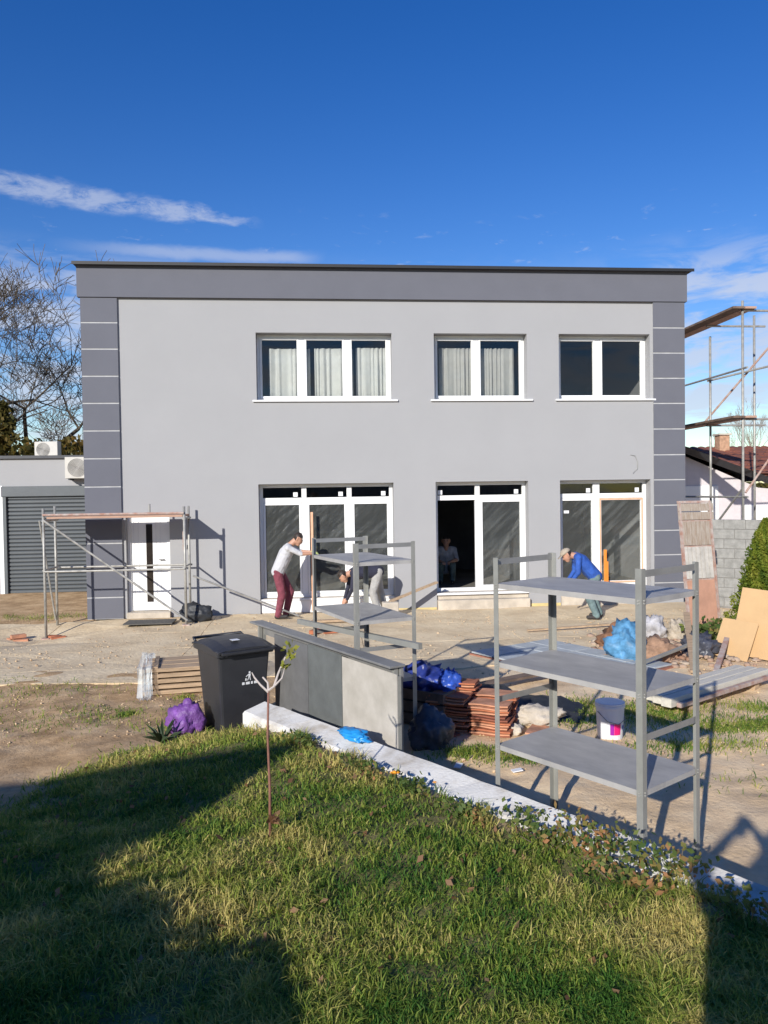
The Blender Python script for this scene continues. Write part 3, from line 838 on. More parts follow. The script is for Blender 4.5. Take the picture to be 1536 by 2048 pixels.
# logo: little figure over two lines of print, on the front face
def fy(z): return -(.24 + (.32 - .24) * (z - .03) / .87) - .0035
mb = MB()
def lq(pts): pts = [(cx + (x - cx) * .72, cz - .02 + (z - cz + .02) * .72) for (x, z) in pts]; mb.add([(x, fy(z), z) for (x, z) in pts], [tuple(range(len(pts)))])
cx, cz = .05, .62
lq([(cx + .015 * math.cos(a_) + .005, cz + .085 + .015 * math.sin(a_)) for a_ in np.linspace(0, 2 * math.pi, 14, endpoint=False)])
lq([(cx - .012, cz + .02), (cx + .018, cz + .02), (cx + .022, cz + .066), (cx - .010, cz + .066)])
lq([(cx - .012, cz + .064), (cx - .052, cz + .030), (cx - .046, cz + .022), (cx - .008, cz + .050)])
lq([(cx - .010, cz + .019), (cx - .030, cz - .028), (cx - .018, cz - .028), (cx + .004, cz + .019)])
lq([(cx + .004, cz + .018), (cx + .014, cz - .028), (cx + .026, cz - .028), (cx + .017, cz + .018)])
lq([(cx - .060, cz - .028), (cx - .036, cz - .028), (cx - .040, cz + .006), (cx - .056, cz + .006)])
mb.build('logo', WHITEP, t)
mb = MB(); 
for k, (x0, w) in enumerate(((-.075, .035), (-.035, .05), (.02, .028), (.053, .045))): mb.add([(cx + x0, fy(cz - .062), cz - .066), (cx + x0 + w - .008, fy(cz - .062), cz - .066), (cx + x0 + w - .008, fy(cz - .042), cz - .040), (cx + x0, fy(cz - .042), cz - .040)], [(0, 1, 2, 3)])
mb.build('printed_line', WHITEP, t)
MB().box(-.10, -.02, -.25, -.17, 1.0025, 1.0045).build('lid_sticker', WHITEP, t)

# ------------------------------------------------------------------ scaffold by the door
def P(u, v, z=0.0): return (u, v, z)
sc = thing('scaffold', 'low steel scaffold with timber deck standing by the entrance door', 'scaffold', BO, YAW)
zFL, zRL = -.17, -.12
for (u, v, zb, zt) in ((-6.36, -1.05, zFL, 2.22), (-6.42, -.22, zRL, 2.25), (-3.83, -1.05, 0.01, 2.22), (-3.88, -.22, 0.01, 2.22)):
    p = MB().tube([P(u, v, zb), P(u, v, zt)], .024, 10).build('post', TUBEM, sc, smooth=True)
    MB().box(u - .07, u + .07, v - .07, v + .07, zb - .01, zb + .012).build('base_plate', RUSTY, p)
for (v0, v1) in ((-1.06, -.80), (-.785, -.515), (-.50, -.235)):
    MB().box(-6.30, -3.86, v0, v1, 2.025, 2.065).build('deck_board', DECKW, sc, bevel=.004)
for u in (-6.37, -3.85): MB().tube([P(u, -1.05, 1.99), P(u, -.22, 1.99)], .022, 8).build('ledger', TUBEM, sc)
MB().tube([P(-6.36, -1.09, 2.10), P(-3.83, -1.09, 2.10)], .021, 8).build('front_rail', RUSTY, sc)
for z in (1.06,): 
    for (v, m) in ((-1.08, TUBEM), (-.19, TUBEM)): MB().tube([P(-6.36, v, z), P(-3.83, v, z)], .018, 8).build('guard_tube', m, sc)
for u in (-6.38, -3.86): MB().tube([P(u, -1.05, 1.08), P(u, -.22, 1.08)], .018, 8).build('end_tube', TUBEM, sc)
MB().tube([P(-6.34, -1.10, 2.0), P(-3.80, -1.10, .10)], .02, 8).build('diagonal_brace', TUBEM, sc)
MB().tube([P(-6.44, -1.02, 2.0), P(-6.44, -.25, .05)], .018, 8).build('diagonal_brace', TUBEM, sc)
MB().tube([P(-4.55, -.6, 2.07), P(-4.55, -.6, 2.27)], .02, 8).build('stub_tube', TUBEM, sc)
MB().box(-3.875, -3.835, -1.0, -.96, 1.4, 1.75).build('rust_clamp', RUSTY, sc)
tag(MB().tube([H(-3.70, -1.0, .92), H(-1.75, -.7, .06)], .018, 8).build('loose_tube', TUBEM), 'loose grey tube sloping from the scaffold post to the ground', 'tube')
# coil of hose / dark sacking at the scaffold foot
def lump(name, c, r, m, label, cat, seed, sub=4, rough=.25, freq=3.0, group=None, flat=True, rz=0.0, parent=None):
    """crumpled soft body resting on what is under it"""
    import bmesh
    bm = bmesh.new(); bmesh.ops.create_icosphere(bm, subdivisions=sub, radius=1.0)
    for v in bm.verts:
        p = v.co.copy()
        n1 = mnoise.noise(p * freq * .5 + Vector((seed * 3.1, seed, 0))); n2 = mnoise.noise(p * freq * 1.6 + Vector((0, seed * 2.3, seed)))
        n3 = abs(mnoise.noise(p * freq * 2.7 + Vector((seed, 0, 5))))
        n4 = abs(mnoise.noise(p * freq * 4.5 + Vector((seed, 3, seed)))); n5 = abs(mnoise.noise(Vector((p.x * 2, p.y * 9, p.z * 5)) + Vector((seed, 1, 2))))
        k = 1 + rough * (n1 * 1.2 + n2 * .6 + n3 * .8 + n4 * .55 + n5 * .4 - .35)
        q = Vector((p.x * r[0], p.y * r[1], p.z * r[2])) * k
        if flat and q.z < -r[2] * .55: q.z = -r[2] * .55
        v.co = q
    zmin = min(v.co.z for v in bm.verts)
    for v in bm.verts: v.co.z -= zmin
    me = bpy.data.meshes.new(name); bm.to_mesh(me); bm.free()
    me.materials.append(m); me.polygons.foreach_set('use_smooth', [True] * len(me.polygons))
    o = place(name, me, parent, c, rz)
    if label: tag(o, label, cat, group)
    return o


def ground_at(x, y, dz=0.0): return (x, y, gz(x, y) + dz)
p = H(-3.72, -.62); lump('sack', (p.x, p.y, .0), (.30, .18, .22), TARP, 'black crumpled sack at the foot of the scaffold post', 'sack', 3)
MB_ = MB().box(-.45, .45, -.25, .25, 0, .02)
p = H(-4.55, -.75); tag(MB_.build('door_mat', mat('mat_grey', (.10, .095, .085), .95, bump=.5), None, (p.x, p.y, .025), YAW), 'dark grey mat lying on the paving before the door', 'mat')
brk = random.Random(8)
for k, (x, y, dz, rz) in enumerate(((-6.60, 13.98, 0, .3), (-6.78, 14.12, 0, 1.0), (-6.68, 14.05, .07, .7), (-6.12, 14.25, 0, -.2), (-5.98, 14.12, 0, .5), (-.95, 13.3, 0.012, .4), (-1.2, 13.25, 0.012, 1.1))):
    lb = ['orange brick on its own nearest the garage corner', 'orange brick lying turned in the small pile by scaffold', 'orange brick lying on top of the small brick pile',
          'reddish brick right beside the scaffold front post', 'reddish brick a little nearer than the scaffold post', 'orange brick lying on paving behind the counter', 'broken orange brick lying beside another behind the counter'][k]
    mb = MB().box(-.125, .125, -.06, .06, 0, .065)
    tag(mb.build('brick', TERRA2 if k < 3 else TERRA, None, (x, y, max(gz(x, y), -.3) + dz + .012), rz, bevel=.006), lb, 'brick', 'loose bricks on the paving')

# ------------------------------------------------------------------ people
def figure(name, label, loc, rz, J, style, head_dir=(1, 0, 0), grip=0.6):
    """one continuous body: round cones along the limbs, merged by a voxel remesh, clothes coloured by the nearest limb"""
    seg = []
    V = {k: Vector(v) for k, v in J.items()}
    hd = Vector(head_dir).normalized()
    def cone(a, b, ra, rb, tg): seg.append((V.get(a, a) if isinstance(a, str) else Vector(a), V.get(b, b) if isinstance(b, str) else Vector(b), ra, rb, tg))
    pel = (V['hipL'] + V['hipR']) / 2; neck = (V['shL'] + V['shR']) / 2
    spine = neck - pel
    for s in ('L', 'R'):
        h_, sh = V['hip' + s], V['sh' + s]
        cone(h_, 'knee' + s, .102, .080, 'legs'); cone('knee' + s, 'ank' + s, .080, .062, 'legs')
        an = V['ank' + s]; toe = an + Vector((J.get('toe', .16), 0, 0)); toe.z = an.z - .035
        heel = an + Vector((-.03, 0, -.04))
        cone(an, heel, .046, .042, 'shoe'); cone(heel, toe, .042, .036, 'shoe')
        cone(h_ + (pel - h_) * .25, sh + (neck - sh) * .45 - spine * .12, .125, .115, 'torso')
        cone(sh + (neck - sh) * .35, sh, .085, .070, 'torso')
        cone(sh, 'el' + s, .062, .050, 'sleeve'); cone('el' + s, 'wr' + s, .044, .032, 'arm')
        w = V['wr' + s]; d = (w - V['el' + s]).normalized()
        side = d.cross(Vector((0, 0, 1)))
        side = side.normalized() if side.length > .1 else Vector((0, 1, 0))
        nrm = side.cross(d)
        if nrm.z > 0: nrm = -nrm
        palm = w + d * .055
        for q in (-.022, 0, .022): cone(w + d * .01 + side * q * .7, palm + d * .03 + side * q * 1.2, .017, .015, 'hand')
        for q, ln in ((-.033, .075), (-.011, .085), (.011, .08), (.033, .062)):
            a = palm + d * .035 + side * q; b = a + (d * .9 + nrm * grip * .5).normalized() * ln * .5; c = b + (d * (1 - grip) + nrm * grip).normalized() * ln * .55
            cone(a, b, .0105, .0098, 'hand'); cone(b, c, .0098, .0085, 'hand')
        sgn = 1 if s == 'L' else -1
        tb = w + d * .02 + side * sgn * .02
        cone(tb, tb + d * .03 + side * sgn * .028 + nrm * .01, .013, .011, 'hand'); cone(tb + d * .03 + side * sgn * .028 + nrm * .01, tb + d * .06 + side * sgn * .03 + nrm * .03, .011, .009, 'hand')
    cone(V['hipL'], V['hipR'], .105, .105, 'legs')
    cone(pel, neck - spine * .25, .13, .14, 'torso')
    hc = V['head']
    nk = neck + spine.normalized() * .02
    cone(nk, hc - hd * .015, .062, .058, 'skin')
    upv = (hc - neck).normalized()
    upv = (upv - hd * upv.dot(hd)).normalized(); lat = upv.cross(hd).normalized()
    cone(hc - upv * .03 + hd * .02, hc + upv * .035 - hd * .015, .080, .092, 'head')
    cone(hc - upv * .085 + hd * .045, hc - upv * .04 + hd * .03, .048, .066, 'head')
    cone(hc - upv * .035 + hd * .098, hc + upv * .01 + hd * .092, .016, .010, 'head')
    for s_ in (-1, 1): cone(hc + lat * s_ * .085 - upv * .03 - hd * .01, hc + lat * s_ * .09 + upv * .02 - hd * .01, .014, .016, 'head')
    mb = MB()
    for (a, b, ra, rb, tg) in seg:
        mb.ball(a, ra, ra, ra, 12, 8); mb.ball(b, rb, rb, rb, 12, 8)
        mb.tube([a, b], [ra, rb], 12)
    o = mb.build(name + '_tmp', SKIN)
    md = o.modifiers.new('r', 'REMESH'); md.mode = 'VOXEL'; md.voxel_size = 0.011
    ms_ = o.modifiers.new('s', 'SMOOTH'); ms_.factor = 0.5; ms_.iterations = 3
    dg = bpy.context.evaluated_depsgraph_get()
    me = bpy.data.meshes.new_from_object(o.evaluated_get(dg)); me.name = name
    bpy.data.objects.remove(o)
    slots = ['skin', 'legs', 'torso', 'shoe', 'hair', 'glove']
    me.materials.clear()
    for s_ in slots: me.materials.append(style.get(s_, SKIN))
    n = len(me.polygons); cen = np.zeros(n * 3); me.polygons.foreach_get('center', cen); cen = cen.reshape(-1, 3)
    best = np.full(n, 1e9); mi = np.zeros(n, dtype=np.int32)
    tmap = {'legs': 1, 'torso': 2, 'shoe': 3, 'sleeve': 2, 'arm': 2 if style.get('long') else 0, 'hand': 5 if 'glove' in style else 0, 'skin': 0, 'head': 0}
    for (a, b, ra, rb, tg) in seg:
        a_, b_ = np.array(a), np.array(b); ab = b_ - a_; L = max(1e-9, ab @ ab)
        tt = np.clip(((cen - a_) @ ab) / L, 0, 1); d = np.linalg.norm(cen - a_ - tt[:, None] * ab, axis=1) - (ra + (rb - ra) * tt)
        k = d < best; best[k] = d[k]
        mm = np.full(n, tmap[tg]); 
        if tg == 'head':
            rel = cen - np.array(hc); zu = rel @ np.array(upv); xf = rel @ np.array(hd)
            mm = np.where((zu > .045 + .0 * xf) & (xf < .075) | ((zu > -.05) & (xf < -.025)), 4, 0)
            if style.get('bald'): mm = np.zeros(n)
        mi[k] = mm[k]
    me.polygons.foreach_set('material_index', mi); me.polygons.foreach_set('use_smooth', np.ones(n, dtype=bool)); me.update()
    body = place(name, me, None, loc, rz)
    tag(body, label, 'person')
    for s_ in (-1, 1):
        e = hc + hd * .087 + upv * .012 + lat * s_ * .033
        MB().ball(e, .011, .011, .008, 8, 6).build('eye', mat('eye_dark', (.03, .02, .02), .3, bump=0), body)
    mpt = hc + hd * .092 - upv * .062
    MB().obox(mpt, lat, upv, hd, .022, .004, .005).build('mouth', mat('lip', (.32, .12, .10), .5, bump=0), body)
    if style.get('cap'):
        mb = MB()
        for j in range(5):
            a0 = j / 4 * math.pi / 2
            for i in range(14):
                ph = 2 * math.pi * i / 14; r_ = .103 * math.cos(a0); q = hc + upv * (.045 + .085 * math.sin(a0)) + (hd * math.cos(ph) * 1.08 + lat * math.sin(ph)) * r_
                mb.v.append(tuple(q))
        for j in range(4):
            for i in range(14): mb.f.append((j * 14 + i, j * 14 + (i + 1) % 14, (j + 1) * 14 + (i + 1) % 14, (j + 1) * 14 + i)); mb.m.append(0)
        b0 = hc + upv * .045
        o_ = len(mb.v); 
        for q in (b0 + hd * .08 + lat * .085, b0 + hd * .175 + lat * .05 - upv * .012, b0 + hd * .175 - lat * .05 - upv * .012, b0 + hd * .08 - lat * .085): mb.v.append(tuple(q))
        mb.f.append((o_, o_ + 1, o_ + 2, o_ + 3)); mb.m.append(0)
        c = mb.build('cap', style['cap'], body, smooth=True)
        s_ = c.modifiers.new('thick', 'SOLIDIFY'); s_.thickness = .006
    return body


TEE = mat('grey_tee', (.50, .50, .52), .9, var=.06, scale=14, bump=.9, bscale=11, bdist=.03)
MAROON = mat('maroon_trousers', (.19, .045, .065), .9, var=.2, scale=10, bump=.9, bscale=11, bdist=.03)
DNAVY = mat('navy_top', (.025, .026, .045), .9, var=.2, scale=10)
GREYT = mat('grey_trousers', (.36, .35, .33), .9, var=.12, scale=10, bump=.9, bscale=11, bdist=.03)
BLUEJ = mat('blue_jacket', (.022, .085, .36), .8, var=.25, scale=9, bump=.9, bscale=11, bdist=.03)
TEALT = mat('teal_trousers', (.14, .20, .20), .9, var=.25, scale=9, bump=.9, bscale=11, bdist=.03)
SHOE = mat('dark_shoe', (.035, .03, .028), .7)
TANC = mat('tan_cap', (.40, .34, .26), .9)
GLOVE = mat('lime_glove', (.50, .58, .20), .8)
WSHIRT = mat('white_shirt', (.42, .42, .43), .9)

figure('person', 'person in pale grey tee and maroon trousers leaning with both arms outstretched', (-1.97, 15.0, .012), R(2),
       dict(hipL=(-.10, .10, .92), hipR=(-.10, -.10, .92), kneeL=(.12, .11, .50), kneeR=(-.02, -.12, .48), ankL=(.03, .12, .09), ankR=(-.10, -.13, .09),
            shL=(.10, .19, 1.38), shR=(.12, -.19, 1.38), elL=(.33, .20, 1.27), elR=(.36, -.17, 1.26), wrL=(.53, .15, 1.27), wrR=(.56, -.12, 1.26), head=(.30, 0, 1.54)),
       dict(torso=TEE, legs=MAROON, shoe=SHOE, hair=HAIRD, glove=GLOVE), head_dir=(.85, 0, -.5))
# the thing he is pushing at: a spare window sash leaning in the opening
figure('person', 'person in dark navy top and grey trousers bent double behind the shelving', (-.20, 15.12, .012), R(188),
       dict(hipL=(-.06, .10, .88), hipR=(-.04, -.10, .88), kneeL=(.06, .15, .48), kneeR=(-.12, -.14, .48), ankL=(-.05, .17, .09), ankR=(-.22, -.16, .09),
            shL=(.42, .19, .86), shR=(.42, -.19, .86), elL=(.46, .20, .58), elR=(.50, -.20, .58), wrL=(.56, .12, .36), wrR=(.58, -.12, .36), head=(.62, 0, .80)),
       dict(torso=DNAVY, legs=GREYT, shoe=SHOE, hair=HAIRD, long=True), head_dir=(.55, 0, -.84))
figure('person', 'person in bright blue jacket and tan cap bending down by the taped window', (3.86, 14.42, .012), R(176),
       dict(hipL=(-.05, .10, .80), hipR=(-.05, -.10, .80), kneeL=(.10, .13, .45), kneeR=(-.02, -.14, .45), ankL=(-.05, .15, .09), ankR=(-.16, -.15, .09),
            shL=(.28, .20, 1.16), shR=(.28, -.20, 1.16), elL=(.30, .24, .88), elR=(.28, -.24, .88), wrL=(.44, .16, .68), wrR=(.44, -.16, .68), head=(.46, 0, 1.20)),
       dict(torso=BLUEJ, legs=TEALT, shoe=SHOE, hair=HAIRD, long=True, cap=TANC), head_dir=(.8, 0, -.6))
figure('person', 'person in white shirt crouching in the dark room behind the open window', H(1.60, 1.9, .30), R(-95),
       dict(hipL=(-.12, .10, .34), hipR=(-.12, -.10, .34), kneeL=(.26, .14, .46), kneeR=(.26, -.14, .46), ankL=(.02, .14, .09), ankR=(.02, -.14, .09),
            shL=(.10, .18, .80), shR=(.10, -.18, .80), elL=(.26, .24, .58), elR=(.26, -.24, .58), wrL=(.44, .12, .56), wrR=(.44, -.12, .56), head=(.16, 0, 1.00)),
       dict(torso=WSHIRT, legs=TEALT, shoe=SHOE, hair=HAIRD))

# orange spirit level / packing strip at the taped sash
p = H(4.66, .04)
t = MB().box(-.03, .03, -.012, .012, 0, .80).box(.032, .065, -.010, .012, .05, .55)
tag(t.build('orange_batten', ORANGE, None, (p.x, p.y, .36), YAW, bevel=.004), 'bright orange batten standing against the white taped window post', 'batten')
p = H(-1.47, .02)
tag(MB().box(-.025, .025, -.015, .015, 0, 2.0).build('slim_batten', TAPE, None, (p.x, p.y, .05), YAW), 'slim pinkish batten standing upright against the left tall window', 'batten')
# plank resting against the wall to the right of the bent worker
tag(MB().bar(H(.02, -.75, .30), H(1.02, -.30, .60), .10, .03).build('leaning_plank', WOOD), 'raw wooden plank sloping up to the open window sill', 'plank')
tag(MB().box(-.16, .16, -.1, .1, 0, .30).build('trestle_block', BARECONC, None, H(.02, -.80, .0), YAW, bevel=.02), 'grey block propping up the lower end of the plank', 'block')
tag(MB().bar(H(-1.5, -1.35, .05), H(.15, -1.2, .06), .12, .04).build('floor_plank', WOOD), 'raw wooden plank lying flat on the paving below the left window', 'plank')

# ------------------------------------------------------------------ left yard: wrapped planks, purple bag
t = thing('plank_stack', 'short stack of planks in torn plastic beside the wheelie bin', 'plank stack', ground_at(-2.52, 9.75), R(14))
pk = random.Random(4)
for j in range(5):
    for i in range(3):
        MB().box(-.50, .50, -.34 + i * .235, -.34 + i * .235 + .205, .02 + j * .068, .065 + j * .068).build('plank', WOOD, t, (pk.uniform(-.04, .04), 0, 0), bevel=.003)
    for x in (-.36, .36): MB().box(x - .025, x + .025, -.33, .33, .066 + j * .068 - .0675 * 0, .086 + j * .068).build('batten', WOOD, t)
for (x0, x1) in ((-.56, -.40), (.22, .60)):
    mb = MB(); vs_ = []; n = 10
    prof = [(-.62, 0.02), (-.50, .03), (-.40, .16), (-.38, .34), (-.2, .405), (.1, .41), (.36, .39), (.40, .1), (.48, .02)]
    for (y, z) in prof:
        for i in range(n + 1):
            vs_.append((x0 + (x1 - x0) * i / n + pk.uniform(-.02, .02), y + pk.uniform(-.025, .025), z + pk.uniform(-.0, .03)))
    fs = [(j * (n + 1) + i, j * (n + 1) + i + 1, (j + 1) * (n + 1) + i + 1, (j + 1) * (n + 1) + i) for j in range(len(prof) - 1) for i in range(n)]
    mb.add(vs_, fs).build('plastic_wrap', WRAP, t)
b = lump('rubbish_bag', ground_at(-1.93, 7.42), (.17, .15, .19), PURP, 'purple plastic rubbish bag on the ground against the wheelie bin', 'bag', 6, rough=.3)
MB().ball((0.02, -.02, .30), .05, .04, .06).build('knot', PURP, b, smooth=True)
lump('plastic_scrap', (-.26, 6.03, .495), (.16, .08, .045), mat('azure_plastic', (.02, .25, .60), .35, bump=.4, bscale=30), 'crumpled azure blue plastic lying on the white wall top', 'plastic', 9, rough=.4, rz=A1)

# ------------------------------------------------------------------ tile stack, bags and tarp behind the counter
ts_ = thing('tile_stack', 'leaning stack of orange terracotta roof tiles behind the near shelving', 'tile stack', ground_at(.98, 7.85), R(-20))
tr_ = random.Random(12)
def tile_mesh():
    mb = MB(); n = 6; vs_ = []
    for z in (0, .014):
        for j in range(2):
            for i in range(n + 1):
                x = -.2 + .4 * i / n; vs_.append((x, -.12 + .24 * j, z + .005 * math.sin(i / n * math.pi * 2)))
    fs = []
    for i in range(n):
        a0 = i; b0 = n + 1 + i; c0 = 2 * (n + 1) + i; d0 = 3 * (n + 1) + i
        fs += [(a0, b0, b0 + 1, a0 + 1), (c0, c0 + 1, d0 + 1, d0), (a0, a0 + 1, c0 + 1, c0), (b0 + 1, b0, d0, d0 + 1)]
    fs += [(0, 2 * (n + 1), 3 * (n + 1), n + 1), (n, 2 * n + 1, 4 * n + 3, 3 * n + 2)]
    return mb.add(vs_, fs)
tl = [tile_mesh().build('tile', m, ts_) for m in (TERRA, TERRA2, ROOFT)]
first = [True] * 3
for cxx in range(2):
    for cyy in range(2):
        hgt = [[14, 17], [12, 13], [9, 12]][cxx][cyy]
        for k in range(hgt):
            q = tr_.choice((0, 0, 0, 1, 1, 2))
            o = tl[q] if first[q] else tl[q].copy()
            if not first[q]: COL.objects.link(o)
            first[q] = False
            o.location = (-.30 + cxx * .41 + tr_.uniform(-.03, .03), -.13 + cyy * .27 + tr_.uniform(-.02, .02), .005 + k * .027)
            o.rotation_euler = (tr_.uniform(-.03, .03), tr_.uniform(-.02, .02), tr_.uniform(-.09, .09))
for k, (x, y, z, rz, lb) in enumerate(((.62, 8.35, .02, .4, 'broken tile shard tilted at the back of the tile stack'), (1.52, 7.62, .01, 1.2, 'red tile lying loose on the ground beside the tile stack'), (.50, 7.55, .0, .8, 'terracotta tile fallen in the shade beside the dark bag'))):
    o = bpy.data.objects.new('loose_tile', tl[k % 3].data); COL.objects.link(o); o.location = (x, y, gz(x, y) + z + .02); o.rotation_euler = (.1, .05, rz)
    tag(o, lb, 'tile', 'loose roof tiles')
lump('rubbish_bag', ground_at(.40, 7.30), (.20, .17, .22), DBAG, 'dark grey rubbish bag in the shade at the foot of the shelving', 'bag', 11, rough=.3)
cr = thing('crate', 'dark wooden crate in the shade under the blue bags', 'crate', ground_at(.42, 8.12), R(-35))
for j in range(3):
    for (x0, x1, y0, y1) in ((-.36, .36, -.26, -.24), (-.36, .36, .24, .26), (-.36, -.34, -.239, .239), (.34, .36, -.239, .239)):
        MB().box(x0, x1, y0, y1, .02 + j * .125, .12 + j * .125).build('slat', PLANKD, cr)
MB().box(-.335, .335, -.235, .235, .02, .34).build('filling', TARP, cr)
lump('rubbish_bag', (.36, 8.10, gz(.36, 8.1) + .345), (.22, .19, .17), BLUEB, 'navy blue crumpled bag heaped on the dark crate', 'bag', 14, rough=.45)
lump('rubbish_bag', (.64, 8.02, gz(.64, 8.0) + .345), (.13, .12, .13), mat('bright_blue_bag', (.03, .085, .42), .35, var=.3, scale=8, bump=.5, bscale=25), 'small bright blue bag sitting at the crate edge', 'bag', 17, rough=.4)
# tarp
mb = MB(); n = 22; vs_ = []
for j in range(n + 1):
    for i in range(n + 1):
        x = -.75 + 1.5 * i / n; y = -.38 + .76 * j / n
        z = .10 + .16 * math.exp(-((x + .3) / .35) ** 2 - (y / .25) ** 2) + .07 * mnoise.noise(Vector((x * 3.5, y * 3.5, 2))) + .03 * mnoise.noise(Vector((x * 11, y * 11, 7)))
        vs_.append((x + .03 * mnoise.noise(Vector((x * 4, y * 4, 9))), y + .05 * mnoise.noise(Vector((x * 4, y * 2, 3))), max(.012, z - .08 * (abs(x) / .75) ** 4 - .09 * (abs(y) / .38) ** 4)))
fs = [(j * (n + 1) + i, j * (n + 1) + i + 1, (j + 1) * (n + 1) + i + 1, (j + 1) * (n + 1) + i) for j in range(n) for i in range(n)]
o = mb.add(vs_, fs).build('tarp', TARP, None, ground_at(1.42, 8.55), R(-18), smooth=True)
s_ = o.modifiers.new('thick', 'SOLIDIFY'); s_.thickness = .006
tag(o, 'crumpled black tarpaulin spread behind the terracotta tile stack', 'tarpaulin')
lump('stone', ground_at(1.52, 7.95), (.26, .16, .13), mat('pale_stone', (.50, .44, .36), .95, var=.2, scale=6, bump=.6), 'pale lump of broken mortar behind the near shelving', 'stone', 21, rough=.35, freq=2.2)
lump('stone', ground_at(1.27, 7.66), (.10, .08, .07), mat('pale_stone', (.5, .44, .36)), 'small pale stone in front of the mortar lump', 'stone', 23, rough=.35, freq=2.2)
for k, (x, y, lb) in enumerate(((1.10, 6.55, 'white paper scrap lying flat before the near shelving'), (.62, 6.75, 'smaller white scrap nearest the counter end'))):
    tag(MB().obox((0, 0, .02), (1, .2, .1), (-.2, 1, 0), (0, 0, 1), .045, .03, .004).build('paper_scrap', WHITEP, None, ground_at(x, y), k), lb, 'paper')
# slate blue tiles laid out flat, edges rusty red
fl = thing('laid_tiles', 'slate blue flat tiles laid out in rows on the ground', 'tiles', (2.55, 10.95, gz(2.55, 10.95) + .02), math.atan2(-1.75, 1.2))
RED = mat('brick_edge', (.33, .14, .09), .85)
for i in range(5):
    for j in range(4):
        MB().box(-1.1 + i * .46, -1.1 + i * .46 + .44, -.80 + j * .40, -.80 + j * .40 + .38, .012, .034).build('tile', SLATE, fl, (tr_.uniform(-.006, .006), tr_.uniform(-.006, .006), tr_.uniform(0, .006)), bevel=.004)
MB().box(-1.13, 1.23, -.83, .81, -.02, .010).build('bedding', RED, fl)

# ------------------------------------------------------------------ paint bucket
t = thing('paint_bucket', 'white plastic paint bucket with pink and blue label behind the shelving', 'bucket', ground_at(2.17, 7.50), R(-70))
WPL = mat('bucket_white', (.74, .74, .75), .4, var=.03, bump=0)
MB().lathe([(.115, 0), (.118, .01), (.135, .30), (.142, .305), (.142, .33), (.136, .335)], 28).build('tub', WPL, t, smooth=False)
MB().lathe([(.139, .336), (.141, .338), (.141, .352), (.13, .356)], 28).build('lid', WPL, t)
def band(a0, a1, z0, z1, m, nm):
    mb = MB(); n = 8; vs_ = []
    for z in (z0, z1):
        for i in range(n + 1):
            a_ = a0 + (a1 - a0) * i / n; r_ = .118 + .017 * (z - .01) / .29 + .0015
            vs_.append((r_ * math.cos(a_), r_ * math.sin(a_), z))
    fs = [(i, i + 1, n + 2 + i, n + 1 + i) for i in range(n)]
    mb.add(vs_, fs).build(nm, m, t)
band(R(-18), R(14), .055, .165, mat('label_pink', (.75, .01, .16), .5, bump=0), 'label')
band(R(-36), R(-18.5), .055, .165, mat('label_purple', (.30, .01, .30), .5, bump=0), 'label')
band(R(26), R(60), .10, .14, mat('label_blue', (.10, .14, .45), .5, bump=0), 'label')
MB().tube([(.0, -.143, .27), (.10, -.10, .19), (.135, 0, .16), (.10, .10, .19), (0, .143, .27)], .004, 6).build('handle', STEEL, t)

# ------------------------------------------------------------------ beams, rubble and sheets on the right
t = thing('beam_pile', 'cream painted timber beams resting on bearers at the yard edge', 'beam pile', ground_at(3.72, 8.92), math.atan2(1.25, 1.62))
CREAM = mat('cream_beam', (.60, .56, .47), .7, var=.1, scale=4, stretch=(1, 6, 6))
for x in (-.7, .7): MB().box(x - .05, x + .05, -.22, .22, 0, .10).build('bearer', WOOD, t)
for k in range(3): MB().box(-1.08 + .05 * k, 1.05 - .04 * k, -.20 + k * .135, -.20 + k * .135 + .12, .102, .20).build('beam', CREAM, t, bevel=.006)
MB().box(-1.0, 1.12, -.27, -.215, .102, .15).build('beam', RUSTY, t, bevel=.004)
lump('plastic_bag', ground_at(3.42, 10.95), (.24, .24, .30), LBLUE, 'light blue plastic rubbish bag slumped on the rubble', 'bag', 31, rough=.42)
BRN = mat('brown_sack', (.28, .17, .11), .9, var=.3, scale=8, bump=.5, bscale=25)
lump('sack', ground_at(3.86, 10.95), (.24, .2, .19), BRN, 'brown paper sack beside the light blue bag', 'sack', 33, rough=.4)
lump('sack', ground_at(3.55, 11.75), (.30, .24, .24), mat('rust_sack', (.20, .10, .055), .9, var=.3, scale=8), 'rusty brown sack behind the light blue bag', 'sack', 35, rough=.4)
lump('sack', ground_at(4.35, 12.55), (.2, .2, .26), mat('pale_sack', (.40, .39, .40), .8, var=.3, scale=6, bump=.5, bscale=20), 'pale grey crumpled sack by the dark corner strip', 'sack', 37, rough=.4)
lump('sack', ground_at(4.70, 12.45), (.16, .16, .2), mat('cream_sack', (.42, .36, .28), .85, var=.3, scale=6, bump=.5, bscale=20), 'cream crumpled sack nearest the leaning gate', 'sack', 39, rough=.4)
lump('sack', ground_at(4.55, 11.2), (.22, .25, .2), DBAG, 'dark grey sack lying below the cardboard sheets', 'sack', 41, rough=.4)
